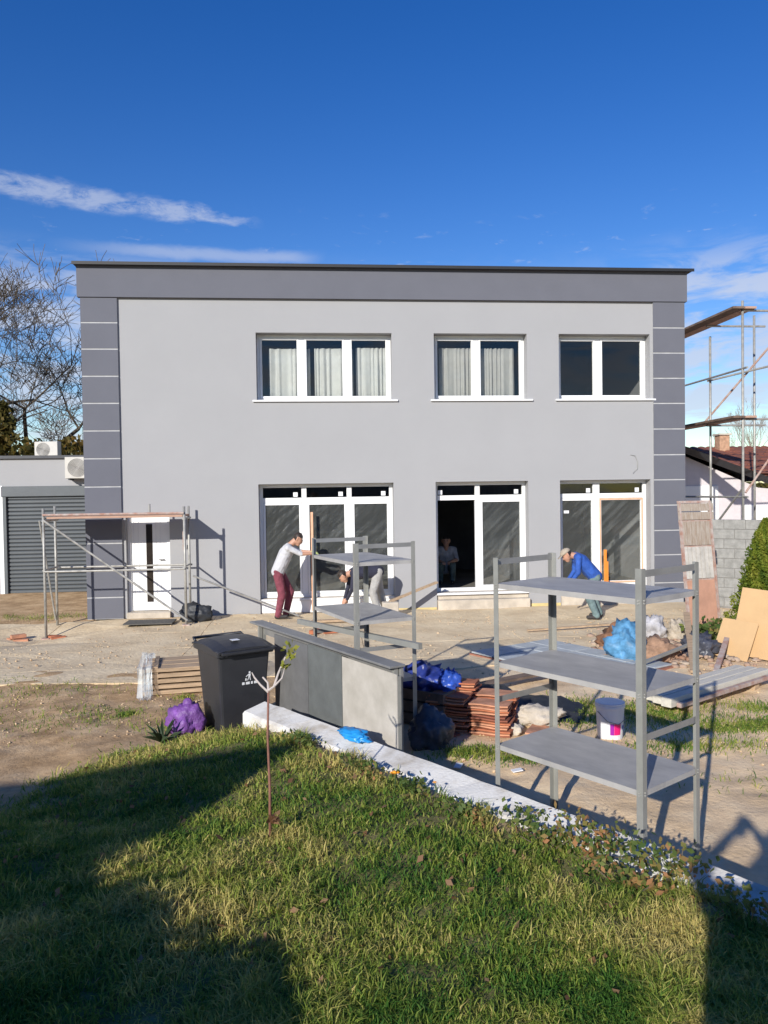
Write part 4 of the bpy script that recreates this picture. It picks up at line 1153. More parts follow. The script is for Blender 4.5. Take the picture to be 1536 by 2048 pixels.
# rubble scatter
def rock_base(seed):
    import bmesh
    bm = bmesh.new(); bmesh.ops.create_icosphere(bm, subdivisions=1, radius=1.0); rr = random.Random(seed)
    for v in bm.verts: v.co *= rr.uniform(.6, 1.15)
    vs_ = np.array([v.co[:] for v in bm.verts]); fs = np.array([[v.index for v in f.verts] for f in bm.faces]); bm.free(); return vs_, fs
def scatter(name, pts, sizes, m, label, seed, tint=False, flat=.6):
    bv, bf = rock_base(seed); n = len(pts); rr = np.random.default_rng(seed)
    ang = rr.uniform(0, 6.28, n); c, s = np.cos(ang), np.sin(ang)
    sc3 = sizes[:, None] * rr.uniform(.6, 1.3, (n, 3)) * np.array([1, 1, flat])
    v = bv[None] * sc3[:, None, :]
    x = v[..., 0] * c[:, None] - v[..., 1] * s[:, None]; y = v[..., 0] * s[:, None] + v[..., 1] * c[:, None]
    v = np.stack([x, y, v[..., 2]], -1) + pts[:, None, :]
    f = bf[None] + (np.arange(n) * len(bv))[:, None, None]
    tn = np.repeat(rr.uniform(0, 1, n), len(bv))
    me = numpy_mesh(name, v.reshape(-1, 3), f.reshape(-1, 3), m, tn)
    return tag(place(name, me), label, name, kind='stuff')
q = np.stack([rng.normal(4.15, .55, 420), rng.normal(11.6, .75, 420)], 1)
scatter('rubble', np.column_stack([q, ground_z(q[:, 0], q[:, 1]) + .02]), rng.uniform(.02, .085, 420), mat('rubble_mix', (.44, .37, .29), .95, scale=1.5, col2=(.30, .16, .10), var=.4, bump=.4), 'broken masonry rubble around the sacks', 5)
q = np.stack([rng.uniform(-8, 7, 5200), rng.uniform(6.6, 15.5, 5200)], 1)
k = (q[:, 0] * WNRM.x + q[:, 1] * WNRM.y > 3.9) | (q[:, 1] > 7.4)
q = q[k]
scatter('soil_clods', np.column_stack([q, ground_z(q[:, 0], q[:, 1]) + .004 + .012 * (q[:, 1] > 10.8)]), np.abs(rng.normal(0, .009, len(q))) + .004, mat('clod', (.68, .53, .34), .97, scale=.7, col2=(.42, .28, .17), bump=.4), 'small clods and crumbs of dry soil over the yard', 6)

for k, (a_, b_, w, lb) in enumerate((((2.4, 13.1, .05), (3.9, 13.5, .06), .05, 'thin weathered lath lying on paving before the blue jacket worker'),
                                 ((3.95, 9.9, .06), (4.75, 12.2, .45), .09, 'weathered plank propped up beside the cardboard sheets'),
                                 ((4.25, 9.95, .05), (5.35, 11.9, .38), .07, 'second thin plank propped by the cardboard'),
                                 ((3.0, 10.0, .04), (4.4, 11.0, .22), .06, 'grey plank lying half over the rubble'),
                                 ((.95, 9.1, .10), (2.3, 9.95, .12), .16, 'long dark board lying beside the slate blue tiles'))):
    mb = MB().bar(a_, b_, w, .03)
    tag(mb.build('plank', (WOOD, WOOD, RUSTY, POSTM, PLANKD)[k]), lb, 'plank')

# rusty gate leaning on the block wall
lean = thing('leaning_gate', 'old rusty gate panel leaning upright on the grey block wall', 'gate', (5.45, 13.15, gz(5.4, 13.15)), R(16))
lean.rotation_euler = (R(-7), 0, R(16))
GW = mat('weathered_boards', (.42, .37, .31), .9, var=.25, scale=5, stretch=(6, 6, 1), col2=(.30, .22, .16), bump=.3)
PEACH = mat('peach_sheet', (.46, .25, .17), .85, var=.15, scale=3)
MB().box(-.30, .26, 0, .02, .06, .85).build('sheet', PEACH, lean)
for k in range(7): MB().box(-.30 + k * .082, -.30 + k * .082 + .066, 0, .02, .88, 1.42).build('slat', mat('pale_slat', (.50, .47, .42), .9, var=.2, scale=5), lean)
for k in range(6): MB().box(-.30 + k * .096, -.30 + k * .096 + .08, 0, .02, 1.45, 1.86).build('slat', GW, lean)
for k in range(2): MB().box(-.34, .36, 0, .02, 1.89 + k * .15, 2.02 + k * .15).build('slat', GW, lean)
for z in (.03, .865, 1.435, 1.87, 2.2): MB().box(-.33, .33, .022, .05, z - .02, z + .02).build('cross_rail', RUSTY, lean)
for x in (-.325, .285): MB().box(x, x + .03, -.005, .05, 0, 2.2).build('stile', RUSTY, lean)

# grey block wall
bw = thing('block_wall', 'grey concrete block boundary wall behind the leaning gate', 'wall', H(6.55, -.45), YAW + R(-38))
MB().box(0, 4.2, .012, .17, -.1, 1.76).build('mortar_core', MORTAR, bw)
blk = None
for j in range(9):
    for i in range(-1, 11):
        x0 = i * .405 + (.2 if j % 2 else 0); x1 = min(x0 + .395, 4.2); x0 = max(x0, 0)
        if x1 - x0 < .06: continue
        MB().box(x0, x1, 0, .165, .0 + j * .198, .188 + j * .198).build('block', BLOCKM, bw, (0, brk.uniform(-.004, .004), 0), bevel=.006)

# cardboard sheets
for k, (x, y, rz, w, h_, ln, lb) in enumerate(((5.35, 10.75, R(-50), 1.15, .98, 18, 'large tan cardboard sheet leaning by the conifer'), (4.86, 10.95, R(-52), .52, .58, 30, 'smaller tan cardboard sheet overlapping the large one'))):
    o = MB().box(-w / 2, w / 2, 0, .012, 0, h_).build('cardboard_sheet', CARD, None, ground_at(x, y), 0)
    o.rotation_euler = (R(-ln), R(3), rz); tag(o, lb, 'cardboard')

# ------------------------------------------------------------------ scaffold along the far side of the house
rs = thing('scaffold', 'tall steel scaffold with plank decks along the far side of the house', 'scaffold', H(6.35, 0), YAW)
def RP(x, y, z):      # world to that scaffold's frame
    d = Vector((x, y, z)) - H(6.35, 0); return (d.dot(BE), d.dot(BN), z)
p1 = RP(8.57, 18.5, 0); p2 = RP(8.49, 20.2, 0)
a1, b1 = p1[0], p1[1]; b2 = p2[1]
WD = 1.3
for (u, v, zt) in ((a1, b1, 6.85), (a1 + .10, b2, 6.35), (a1 + WD, b1, 6.9), (a1 + WD, b2, 6.9)):
    p = MB().tube([(u, v, 0.02), (u, v, zt)], .030, 10).build('post', TUBEM, rs, smooth=True)
    MB().box(u - .08, u + .08, v - .08, v + .08, 0, .018).build('base_plate', RUSTY, p)
for z in (4.05, 6.62):
    for v in (b1, b2): MB().tube([(a1, v, z), (a1 + WD + .3, v, z)], .028, 8).build('transom', TUBEM, rs)
    for k, m in enumerate((PLANKD, DECKW)):
        MB().box(a1 - .30 + k * .30, a1 - .02 + k * .30, b1 - .12, b2 + 3.0, z + .024, z + .075).build('deck_plank', m, rs)
for z in (5.25, 2.2): MB().tube([(a1, b1 - .2, z), (a1, b2 + 2.6, z)], .026, 8).build('guard_tube', TUBEM, rs)
MB().tube([(a1 + .02, b2, 5.2), (a1 + WD, b1 - .1, 5.45)], .026, 8).build('guard_tube', TUBEM, rs)
MB().tube([(a1 + .0, b2 + .2, 4.1), (a1 + WD + .1, b1 - .05, 6.6)], .028, 8).build('diagonal_brace', RUSTY, rs)
MB().tube([(a1 + .03, b1 - .03, .4), (a1 + WD, b1 - .03, 2.2)], .026, 8).build('diagonal_brace', TUBEM, rs)
MB().tube([(a1 + .03, b1 - .05, 2.3), (a1 + WD, b1 - .05, 4.0)], .026, 8).build('diagonal_brace', RUSTY, rs)
MB().tube([(a1, b1 + .03, 2.4), (a1, b2 - .03, 1.2), ], .026, 8).build('diagonal_brace', TUBEM, rs)

# ------------------------------------------------------------------ neighbour's house
nb = thing('neighbour_house', 'neighbouring low house with red tiled roof and pinkish white walls', 'house', (8.3, 23.2, 0), R(4))
# gable end faces the camera; low eave runs out to the right
mb = MB(); gp = [(0, 0, -.2), (7.5, 0, -.2), (7.5, 0, 2.0), (3.0, 0, 2.42), (.2, 0, 3.62), (0, 0, 3.66)]
gp2 = [(x, 9, z) for (x, y, z) in gp]; n = 6
mb.add(gp + gp2, [tuple(range(6)), tuple(range(6, 12))[::-1]] + [((i + 1) % 6, i, 6 + i, 6 + (i + 1) % 6) for i in range(6)])
mb.build('wall', NWALL, nb)
rfo = MB().add([(-.25, -.45, 3.95), (3.4, -.45, 2.62), (3.4, -.3, 2.44), (-.25, -.3, 3.77)], [(0, 1, 2, 3)]).add([(-.25, -.45, 3.95), (-.25, 9.3, 3.95), (3.4, 9.3, 2.62), (3.4, -.45, 2.62)], [(0, 3, 2, 1)]).build('verge', ANTHR, nb)
# main tiled roof: slope facing the camera, above and to the right
RW, RL_, RU = 9.0, 4.2, Vector((0, 4.0, 1.02))
rb = MB().add([(1.2, 1.0, 2.86), (11, 1.0, 2.86), (11, 5.1, 3.93), (1.2, 5.1, 3.93)], [(0, 1, 2, 3)]).add([(1.2, 1.0, 2.80), (11, 1.0, 2.80), (11, 5.1, 3.87), (1.2, 5.1, 3.87)], [(3, 2, 1, 0)]).add([(1.2, 5.1, 3.93), (11, 5.1, 3.93), (11, 9.3, 2.8), (1.2, 9.3, 2.8)], [(0, 1, 2, 3)]).build('roof', ROOFT, nb)
tmb = MB()
for i in range(6):
    a0 = math.pi * i / 5; tmb.v.append((-.15 * math.cos(a0) * 1.0, 0, .045 * math.sin(a0)))
for i in range(6):
    a0 = math.pi * i / 5; tmb.v.append((-.13 * math.cos(a0), .44, .045 * math.sin(a0) + .095))
for i in range(5): tmb.f.append((i, i + 1, 7 + i, 6 + i)); tmb.m.append(0)
tmb.f.append((0, 1, 2, 3, 4, 5)); tmb.m.append(0)
tmo = tmb.build('roof_tile', ROOFT, nb, (1.35, .98, 2.87)); cnt = 0
ROOFT2 = mat('roof_tile_dark', (.16, .06, .042), .9, var=.3)
tm2 = tmo.data.copy(); tm2.materials.clear(); tm2.materials.append(ROOFT2)
for j in range(10):
    for i in range(22):
        if i == 0 and j == 0: continue
        c = bpy.data.objects.new('roof_tile', tmo.data if brk.random() < .7 else tm2); COL.objects.link(c); c.parent = nb
        c.location = (1.35 + i * .30, .98 + j * .41, 2.87 + j * .107)
MB().box(4.05, 4.42, 4.3, 4.7, 3.5, 4.32).build('chimney', mat('chimney_brick', (.45, .27, .17), .9, var=.25, scale=9), nb, bevel=.02)
MB().box(4.0, 4.47, 4.25, 4.75, 4.322, 4.38).build('chimney_cap', BARECONC, nb)
MB().box(.55, 1.75, -.03, 0.005, .95, 2.5).build('shutter', PVC, nb, bevel=.01)
MB().box(2.5, 3.4, -.03, 0.005, 1.0, 1.9).build('shutter', PVC, nb, bevel=.01)
MB().tube([(.02, -.25, 3.7), (.02, -.25, 1.15), (.12, -.25, .98), (.55, -.25, .92)], .05).build('downpipe', ANTHR, nb)

# ------------------------------------------------------------------ trees and shrubs
def leaves_mesh(name, cen, nrm_jit, size, m, tintv, seed, aspect=.55):
    rr = np.random.default_rng(seed); n = len(cen)
    a = rr.normal(0, 1, (n, 3)); a /= np.linalg.norm(a, axis=1)[:, None]
    b = np.cross(a, rr.normal(0, 1, (n, 3))); b /= np.linalg.norm(b, axis=1)[:, None]
    s = size * rr.uniform(.6, 1.3, n)
    a = a * s[:, None]; b = b * (s * aspect)[:, None]
    v = np.stack([cen - a, cen - a * .1 + b, cen + a, cen - a * .1 - b], 1).reshape(-1, 3)
    f = np.arange(n * 4).reshape(n, 4)
    return numpy_mesh(name, v, f, m, np.repeat(tintv, 4))


def shrub(label, c, r, n, m, seed, leaf=.06, name='shrub', lumps=14, trunk=True, group=None):
    rr = np.random.default_rng(seed); t = thing(name, label, 'shrub', c, 0, group)
    cs = rr.normal(0, .45, (lumps, 3)) * np.array(r); cs[:, 2] += r[2] * 1.0
    rad = rr.uniform(.28, .5, lumps)
    k = rr.integers(0, lumps, n); d = rr.normal(0, 1, (n, 3)); d /= np.linalg.norm(d, axis=1)[:, None]
    d *= (rr.uniform(.35, 1, n) ** .5)[:, None]
    p = cs[k] + d * rad[k][:, None] * np.array(r)
    p[:, 2] = np.maximum(p[:, 2], .05)
    tv = np.clip(rr.uniform(.2, .75, lumps)[k] + rr.normal(0, .15, n), 0, 1)
    place('crown', leaves_mesh('crown', p, 1, leaf, m, tv, seed), t)
    mb = MB()
    for q in range(7):
        e = cs[q]; mb.tube([(e[0] * .1, e[1] * .1, -.05), (e[0] * .5, e[1] * .5, e[2] * .5), (e[0], e[1], e[2])], [.06, .04, .015], 6)
    mb.build('trunk', BARK, t)
    return t


def bare_tree(label, loc, height, seed, depth=6, spread=.62, m=BARK, lean=(0, 0), trunk_r=.28, name='bare_tree', first=.30, nbr=(2, 3), minr=.008):
    rr = random.Random(seed); t = thing(name, label, 'tree', loc)
    trunk, br = MB(), MB()
    def grow(p, d, L, r, lv):
        pts = [p]; rad = [r]; n = 4 if lv > 1 else 3; q = p.copy(); dd = d.copy()
        for i in range(n):
            dd = (dd + Vector((rr.uniform(-1, 1), rr.uniform(-1, 1), rr.uniform(-.5, .8))) * .20).normalized()
            q = q + dd * L / n; pts.append(q.copy()); rad.append(max(minr * .7, r * (1 - .38 * (i + 1) / n)))
        (trunk if lv == depth else br).tube(pts, rad, 7 if lv >= depth - 1 else (5 if lv > 1 else 3), cap=False)
        if lv == 0: return
        kids = rr.randint(*nbr) + (1 if lv <= 2 else 0)
        for k in range(kids):
            at = pts[-1] if k < 2 else pts[rr.randint(1, n)]
            ax = Vector((rr.uniform(-1, 1), rr.uniform(-1, 1), rr.uniform(-.35, .7))).normalized()
            nd = (dd * (1 - spread) + ax * spread + Vector((0, 0, .10))).normalized()
            grow(at, nd, L * rr.uniform(.62, .86), max(minr, rad[-1] * rr.uniform(.6, .82)), lv - 1)
    grow(Vector((0, 0, -.2)), Vector((lean[0], lean[1], 1)).normalized(), height * first, trunk_r, depth)
    trunk.build('trunk', m, t, smooth=True); br.build('crown', m, t, smooth=True)
    return t


bare_tree('large bare walnut tree with spreading branches behind the garage', (-13.9, 27.0, 0), 12.6, 21, depth=7, spread=.60, m=BARK, trunk_r=.30, lean=(.10, 0), first=.29, nbr=(3, 3), minr=.010)
bare_tree('second bare tree with fine twigs at the edge behind the garage', (-14.6, 31.0, 0), 13.0, 5, depth=6, spread=.55, m=BARK, trunk_r=.24, nbr=(2, 3), minr=.014)
shrub('broad brown-green hedge shrub behind the garage roof', (-12.6, 25.5, 0), (1.9, 1.2, 2.6), 9000, HEDGE, 3, .12)
shrub('darker dense shrub behind the garage between tree and house', (-9.7, 25.8, 0), (1.7, 1.2, 2.5), 8000, HEDGE, 5, .12)
shrub('tall yellowing shrub at the picture edge beyond the garage', (-16.5, 28.5, 0), (2.2, 1.4, 3.6), 9000, HEDGE, 8, .13)
bare_tree('distant slender bare poplar beyond the red tiled roof', (27.2, 59, 0), 11.5, 33, depth=6, spread=.30, m=BARKL, trunk_r=.2, name='poplar_tree', first=.24)
bare_tree('distant smaller bare poplar beside the other poplar', (29.5, 61, 0), 9.5, 35, depth=5, spread=.30, m=BARKL, trunk_r=.18, name='poplar_tree', first=.24)
shrub('dark distant hedge beyond the neighbouring house', (24.0, 50.0, 0), (7, 2, 1.6), 9000, HEDGE, 12, .3)

# conifer (thuja) on the right
t = thing('conifer', 'narrow green conifer growing by the grey block wall', 'conifer', ground_at(6.35, 12.9))
n = 26000; rr = np.random.default_rng(4)
h_ = rr.uniform(0, 1, n) ** 1.25; an = rr.uniform(0, 6.283, n)
rad = .52 * (1 - h_) ** .75 * (1 + .22 * np.sin(an * 5 + h_ * 9) + .15 * np.sin(an * 11 - h_ * 23)) * rr.uniform(.55, 1.02, n) + .02
c = np.stack([rad * np.cos(an), rad * np.sin(an), .05 + h_ * 1.85], 1)
place('crown', leaves_mesh('crown', c, 1, .032, THUJA, np.clip(.45 + .25 * np.sin(an * 7 + h_ * 15) + rr.normal(0, .15, n), 0, 1), 9, .4), t)
MB().tube([(0, 0, -.1), (0, 0, 1.6)], [.05, .015], 7).build('trunk', BARK, t)

# thin young tree in the lawn
t = thing('sapling', 'thin young tree with bare reddish stem growing in the lawn', 'sapling', ground_at(-.68, 4.40))
MB().tube([(0, 0, -.05), (.004, .0, .3), (-.003, .0, .6), (.006, 0, .86)], [.0095, .008, .007, .006], 8).build('trunk', mat('red_bark', (.22, .10, .07), .7, var=.25, scale=12), t, smooth=True)
mb = MB(); PB = mat('pale_twig', (.50, .44, .40), .8)
for pts in ([(.006, 0, .85), (-.04, .01, .89), (-.075, .02, .93), (-.09, .02, .96)], [(.006, 0, .86), (.04, -.01, .885), (.085, .0, .93), (.10, .02, .99)], [(.006, 0, .86), (.0, .02, .90), (-.03, .03, .93)],
            [(.04, -.01, .885), (.06, .03, .95), (.10, .05, 1.04)]):
    mb.tube(pts, [.0075, .006, .005, .003][:len(pts)], 6)
mb.build('twig', PB, t)
rl = np.random.default_rng(2)
c = np.concatenate([rl.normal(0, 1, (26, 3)) * .028 + np.array([.135, .05, 1.06]), rl.normal(0, 1, (6, 3)) * .02 + np.array([.1, .02, 1.0])])
place('leaf_spray', leaves_mesh('leaf_spray', c, 1, .020, YLEAF, rl.uniform(.1, .8, len(c)), 4, .6), t)
c = rl.normal(0, 1, (10, 3)) * .02 + np.array([.03, -.02, .13])
place('dry_leaf_spray', leaves_mesh('dry_leaf_spray', c, 1, .035, DLEAF, rl.uniform(.0, .5, len(c)), 5, .5), t)

# ------------------------------------------------------------------ lawn grass, weeds, tufts
def blades(name, px, py, hgt, wid, lean, m, tintv, label, seed):
    n = len(px); rr = np.random.default_rng(seed)
    z = ground_z(px, py) - .006
    an = rr.uniform(0, 6.283, n); dx, dy = np.cos(an), np.sin(an)
    b2 = rr.uniform(0, 6.283, n); lx, ly = np.cos(b2) * lean * hgt, np.sin(b2) * lean * hgt
    base = np.stack([px, py, z], 1); w = (wid * rr.uniform(.7, 1.3, n))
    off = np.stack([dx * w, dy * w, np.zeros(n)], 1)
    mid = base + np.stack([lx * .32, ly * .32, hgt * .58], 1)
    tip = base + np.stack([lx, ly, hgt * np.clip(1 - lean * .35, .4, 1)], 1)
    v = np.stack([base - off, base + off, mid + off * .75, mid - off * .75, tip], 1).reshape(-1, 3)
    i = np.arange(n)[:, None] * 5
    f = np.concatenate([i + np.array([[0, 1, 2]]), i + np.array([[0, 2, 3]]), i + np.array([[3, 2, 4]])], 1).reshape(-1, 3)
    me = numpy_mesh(name, v, f, m, np.repeat(tintv, 5))
    return tag(place(name, me), label, 'grass', kind='stuff')


def lawn_weight(x, y):
    s = x * WNRM.x + y * WNRM.y - 3.45
    a = sm((.07 + .05 * np.sin(x * 7 + y * 3) + .03 * np.sin(x * 19) - s) / .10) * sm((x + 2.75 + .35 * np.sin(y * 2.3)) / .7) * sm((7.3 - y + .25 * np.sin(x * 3)) / .6)
    b = sm((5.9 - y + .2 * np.sin(x * 4)) / .8) * sm((.07 - s) / .12)
    return np.maximum(a, b)


def field(x, y, cell, seed):
    g = np.random.default_rng(seed).uniform(0, 1, (64, 64)); u = (x + 6) / cell; v = (y + 1) / cell
    i, j = np.floor(u).astype(int), np.floor(v).astype(int); a, b = u - i, v - j; a = a * a * (3 - 2 * a); b = b * b * (3 - 2 * b)
    f = lambda p, q: g[p % 64, q % 64]
    return (f(i, j) * (1 - a) + f(i + 1, j) * a) * (1 - b) + (f(i, j + 1) * (1 - a) + f(i + 1, j + 1) * a) * b


N = 420000
yy = 2.7 + (rng.uniform(0, 1, N) ** 1.5) * 5.0
xx = rng.uniform(-1, 1, N) * (.56 * yy + .35)
pn = np.sin(xx * 1.7 + 2 * np.sin(yy * 1.1)) * .5 + np.sin(xx * 4.1 - yy * 3.3) * .3 + np.sin(xx * 9 + yy * 7) * .2
lw = lawn_weight(xx + .12 * np.sin(yy * 13) + .07 * np.sin(xx * 31), yy + .12 * np.sin(xx * 11))
k = rng.uniform(0, 1, N) < np.maximum(lw, .05 * (lawn_weight(xx, yy - .5) > .3)) * (.62 + .38 * pn)
xx, yy = xx[k] + .03 * (field(xx[k], yy[k], .06, 5) - .5), yy[k]; n = len(xx)
c1, c2, c3 = field(xx, yy, .16, 1), field(xx, yy, .55, 2), field(xx, yy, .07, 3)
hh = (.024 + .085 * rng.uniform(0, 1, n) ** 2.0) * (.45 + .75 * c1 + .45 * c3) * (.60 + .42 * c2)
blades('lawn_grass', xx, yy, hh, .0030 + .0005 * (yy - 3), rng.uniform(.2, 1.5, n), GRASS, np.clip(rng.normal(.52, .22, n) + .75 * (c2 - .5) + .45 * (c1 - .5) - .3 * (c3 - .5), 0, 1), 'uneven green and straw coloured lawn in the foreground', 3)
# grass growing in the yard soil
pts = []
for (x, y, rx, ry, cnt) in ((2.6, 8.2, .9, .5, 3200), (3.9, 7.75, .9, .22, 3000), (1.9, 8.6, .5, .3, 1500), (4.2, 8.4, .6, .3, 900), (.75, 7.1, .35, .15, 700), (1.2, 6.9, .4, .15, 500), (2.9, 7.2, .7, .2, 900),
                        (-4.4, 9.6, 1.2, .5, 500), (-3.2, 8.4, .8, .5, 450), (-2.4, 9.2, .15, .12, 150), (-2.85, 8.5, .12, .1, 160), (-4.5, 8.2, 1.5, .7, 450), (-2.2, 7.9, .35, .3, 260), (-7, 15.8, 1.2, .25, 500), (-5.5, 10.2, .8, .2, 300),
                        (4.9, 11.7, .3, .3, 300), (3.4, 6.3, .8, .25, 260), (5.2, 12.2, .3, .3, 300), (4.4, 6.7, .8, .3, 300)):
    pts.append(np.stack([rng.normal(x, rx * .55, cnt), rng.normal(y, ry * .55, cnt)], 1))
q = np.concatenate(pts); n = len(q)
k = (q[:, 0] * WNRM.x + q[:, 1] * WNRM.y > 3.80) | (q[:, 0] < -1.6); q = q[k]; n = len(q)
blades('grass_tufts', q[:, 0], q[:, 1], rng.uniform(.03, .085, n), .0042, rng.uniform(.3, 1.3, n), GRASS, np.clip(rng.normal(.38, .2, n), 0, 1), 'sparse grass tufts growing through the dry yard soil', 4)


def weed(label, x, y, r, n, seed, leaf=.021, hmax=.14, m=WEED, zb=None, bias=.35):
    rr = np.random.default_rng(seed); t = thing('weed', label, 'weed', (x, y, gz(x, y) if zb is None else zb), 0, 'weeds along the white wall')
    p = np.stack([rr.normal(0, r[0] * .5, n), rr.normal(0, r[1] * .5, n), rr.uniform(.01, 1, n) * hmax], 1)
    ca, sa = math.cos(A1), math.sin(A1)
    p = np.stack([p[:, 0] * ca - p[:, 1] * sa, p[:, 0] * sa + p[:, 1] * ca, p[:, 2]], 1)
    place('foliage', leaves_mesh('foliage', p, 1, leaf, m, np.clip(rr.normal(bias, .22, n), 0, 1), seed, .6), t)
    mb = MB()
    for q in range(5):
        e = p[q]; mb.tube([(e[0] * .3, e[1] * .3, -.02), tuple(e)], [.004, .002], 5)
    mb.build('stem', BARK, t)
    return t


def wp(t, s): p = WT * t + WNRM * (3.45 + s); return p.x, p.y
for k, (tt, ss, r, n, hm, bias, lb) in enumerate((
        (-4.25, -.12, (.26, .07), 170, .11, .4, 'weed clump with yellow flowers where the blue plastic lies'),
        (-3.75, -.08, (.22, .07), 150, .10, .25, 'green trailing weed by the first break in the wall top'),
        (-3.25, -.10, (.24, .07), 150, .10, .45, 'reddish green weed clump near the middle of the wall'),
        (-2.7, -.02, (.14, .06), 80, .09, .3, 'small leafy weed creeping over the wall edge midway'),
        (-2.15, -.08, (.26, .07), 160, .11, .65, 'rusty red weed below the near shelving post'),
        (-1.62, .05, (.22, .12), 190, .13, .5, 'leafy red-green weed spilling over the wall beneath the shelving'),
        (-1.2, .0, (.24, .12), 200, .13, .55, 'reddish weed clump at the shelving corner by the wall'),
        (-.85, .05, (.14, .09), 120, .12, .3, 'last dark green weed at the edge of the photographer shadow'),
        (-2.95, .06, (.20, .16), 120, .10, .35, 'low green weed on the wall below the shelving post'),
        (-2.55, .12, (.26, .18), 210, .13, .7, 'dense rust red creeper covering the wall under the shelving'),
        (-2.30, .10, (.24, .18), 200, .12, .3, 'dense green creeper over the wall next to the red one'),
        (-2.02, .14, (.22, .18), 180, .12, .55, 'mixed red and green creeper near the photographer shadow'),
        (-5.0, -.10, (.2, .06), 120, .10, .25, 'dark green weed in shade near the wall end'))):
    x, y = wp(tt, ss); weed(lb, x, y, r, n, 60 + k, hmax=hm, bias=bias, zb=gz(x, y) if ss < -.05 else (.44 + .22 * max(0, ss - .06)))
N = 420
lx = rng.uniform(-2.6, 2.2, N); ly = rng.uniform(2.9, 6.6, N); k = lawn_weight(lx, ly) > .5; lx, ly = lx[k], ly[k]
c = np.column_stack([lx, ly, ground_z(lx, ly) + rng.uniform(.02, .05, len(lx))])
tag(place('leaf_litter', leaves_mesh('leaf_litter', c, 1, .024, DLEAF, rng.uniform(0, 1, len(lx)), 14, .6)), 'dry brown leaves scattered over the lawn', 'leaves', kind='stuff')
# marigold flowers
fm = mat('marigold', (.80, .33, .02), .7, bump=0)
for k, (x, y, z, lb) in enumerate(((.045, 5.06, .56, 'orange marigold flower head beside the wall'), (.30, 4.93, .54, 'small orange flower right of the marigold'))):
    f_ = thing('flower', lb, 'flower', (x, y, gz(x, y)))
    hgt = z - gz(x, y)
    MB().tube([(0, 0, 0), (.005, 0, hgt)], .003, 5).build('stem', mat('stem_green', (.06, .1, .03), .8), f_)
    s_ = .038 if k == 0 else .02
    for q in range(9):
        a_ = q * .698; MB().add([(0, 0, hgt), (s_ * .6 * math.cos(a_ - .3), s_ * .6 * math.sin(a_ - .3), hgt + .010), (s_ * math.cos(a_), s_ * math.sin(a_), hgt + .006), (s_ * .6 * math.cos(a_ + .3), s_ * .6 * math.sin(a_ + .3), hgt + .010)], [(0, 1, 2, 3)]).build('petal', fm, f_)
    MB().ball((0, 0, hgt + .008), s_ * .35, s_ * .35, s_ * .3, 8, 6).build('flower_centre', fm, f_)
# green weeds at the right boundary
for k, (x, y, lb) in enumerate(((5.55, 12.6, 'bright green weed at the foot of the leaning gate'), (5.0, 12.2, 'bright green weed in the rubble before the gate'))):
    w = weed(lb, x, y, (.3, .3), 260, 90 + k, .05, .28, WEED, None, .3)
# agave-like dark plant beside the purple bag
t = thing('spiky_plant', 'dark spiky leafed plant beside the purple bag', 'plant', ground_at(-2.08, 7.12))
for k in range(16):
    a_ = k * 2.4; L = random.uniform(.20, .34); e_ = random.uniform(.5, 1.2); d = Vector((math.cos(a_) * math.cos(e_), math.sin(a_) * math.cos(e_), math.sin(e_)))
    sd = d.cross(Vector((0, 0, 1))).normalized() * .017
    b0 = Vector((0, 0, 0)); m0 = d * L * .5 + Vector((0, 0, .02)); t0 = d * L - Vector((0, 0, .03))
    MB().add([b0 - sd, b0 + sd, m0 + sd * .9, t0, m0 - sd * .9], [(0, 1, 2, 3, 4)]).build('leaf', mat('dark_leaf', (.035, .06, .025), .6), t)

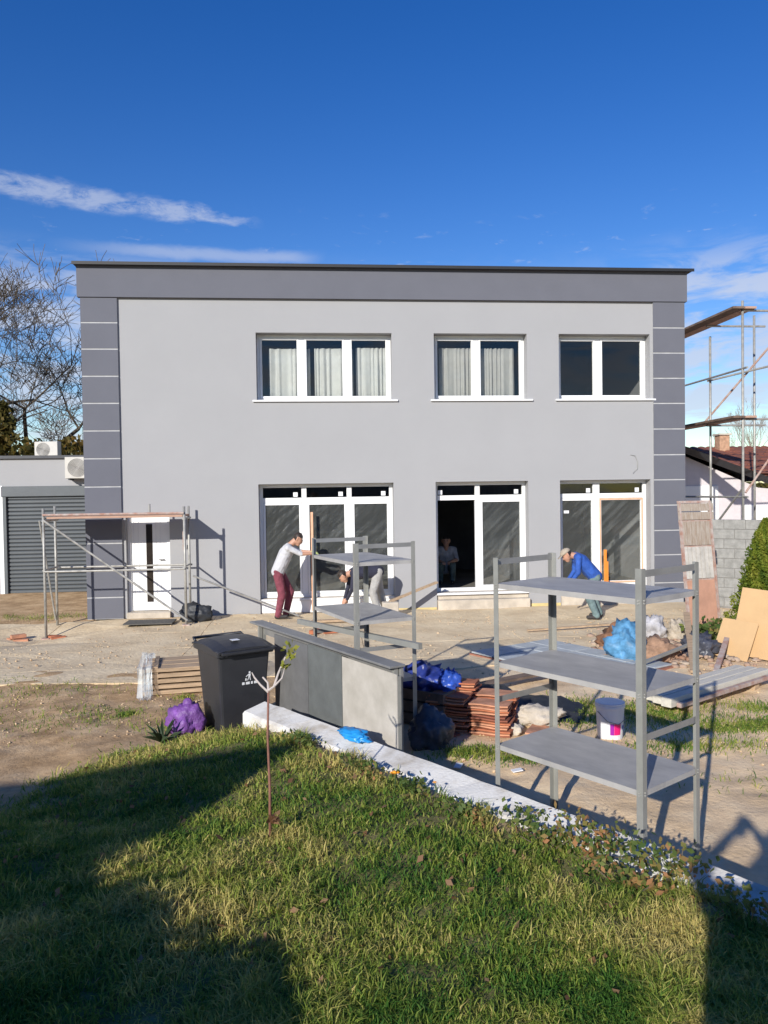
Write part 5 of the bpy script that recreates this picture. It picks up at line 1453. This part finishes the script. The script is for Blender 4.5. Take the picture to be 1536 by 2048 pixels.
# ------------------------------------------------------------------ behind the camera: terrace, photographer, own house and shrubs (they cast the foreground shade)
tag(MB().box(-7, 4, -6, .30, -.3, .82).build('terrace', BARECONC, bevel=.02), kind='structure')
ph = figure('person', 'person standing on the terrace holding up a phone', (-.085, -.38, .82), R(90),
       dict(hipL=(0, .11, .90), hipR=(0, -.11, .90), kneeL=(.02, .12, .48), kneeR=(.02, -.12, .48), ankL=(0, .13, .09), ankR=(0, -.13, .09),
            shL=(.0, .21, 1.37), shR=(.0, -.21, 1.37), elL=(.20, .20, 1.40), elR=(.20, -.30, 1.28), wrL=(.27, .0, 1.55), wrR=(.27, -.16, 1.54), head=(.03, -.19, 1.57)),
       dict(torso=DNAVY, legs=TEALT, shoe=SHOE, hair=HAIRD, long=True))
tag(MB().box(-.037, .037, -.035, -.026, 2.30, 2.425).build('phone', ANTHR, bevel=.003), 'dark smartphone held up by the person on the terrace', 'phone')
oh = thing('own_house', 'house behind the terrace whose shadow lies on the lawn', 'house', (-4.77, -3.0, 0), R(11.9))
def prism(fp, z0, z1):
    n = len(fp); return MB().add([(x, y, z0) for x, y in fp] + [(x, y, z1) for x, y in fp], [tuple(range(n))[::-1], tuple(range(n, 2 * n))] + [(i, (i + 1) % n, n + (i + 1) % n, n + i) for i in range(n)])
prism([(-.1, -.1), (-8, -.1), (-8, -6), (-4.4, -6)], -.2, 4.25).build('wall', FACADE, oh)
prism([(0, 0), (-8.2, 0), (-8.2, -6.2), (-4.5, -6.2)], 4.252, 4.39).build('roof', ROOFT, oh)
rh = thing('sky_block_house', 'added unseen low house blocking the low sky behind the terrace', 'house', (4.0, -8.5, 0), 0)  # added out of view to block low sky and deepen the foreground shade
MB().box(-8.2, 9, -7, 0, -.2, 3.7).build('wall', FACADE, rh)
MB().box(-8.3, 9.2, -7.2, .15, 3.702, 3.84).build('roof', ROOFT, rh)
# unseen shrub row beside the terrace, top line shaped for its shadow on the lawn
t = thing('shade_shrub_row', 'unseen row of shrubs beside the terrace shaped to shade the lawn', 'shrub', (-2.2, .62, .1))
rr = np.random.default_rng(77); n = 45000
x = rr.uniform(-3.3, -1.1, n); top = 1.87 - (x + 2.87) * .283 + .05 * np.sin(x * 7) + .025 * np.sin(x * 19 + 1)
top = top * np.clip((-1.08 - x) / .12, .25, 1); yv = rr.normal(0, .16, n)
z = .1 + (top - .15) * rr.uniform(0, 1, n) ** .8
place('crown', leaves_mesh('crown', np.stack([x + 2.2, yv, z - .1], 1), 1, .05, HEDGE, rr.uniform(.2, .7, n), 78), t)
mb = MB()
for q in (-.9, -.45, 0, .45, .85): mb.tube([(q, 0, -.1), (q + .05, 0, .9)], [.04, .02], 6)
mb.build('trunk', BARK, t)
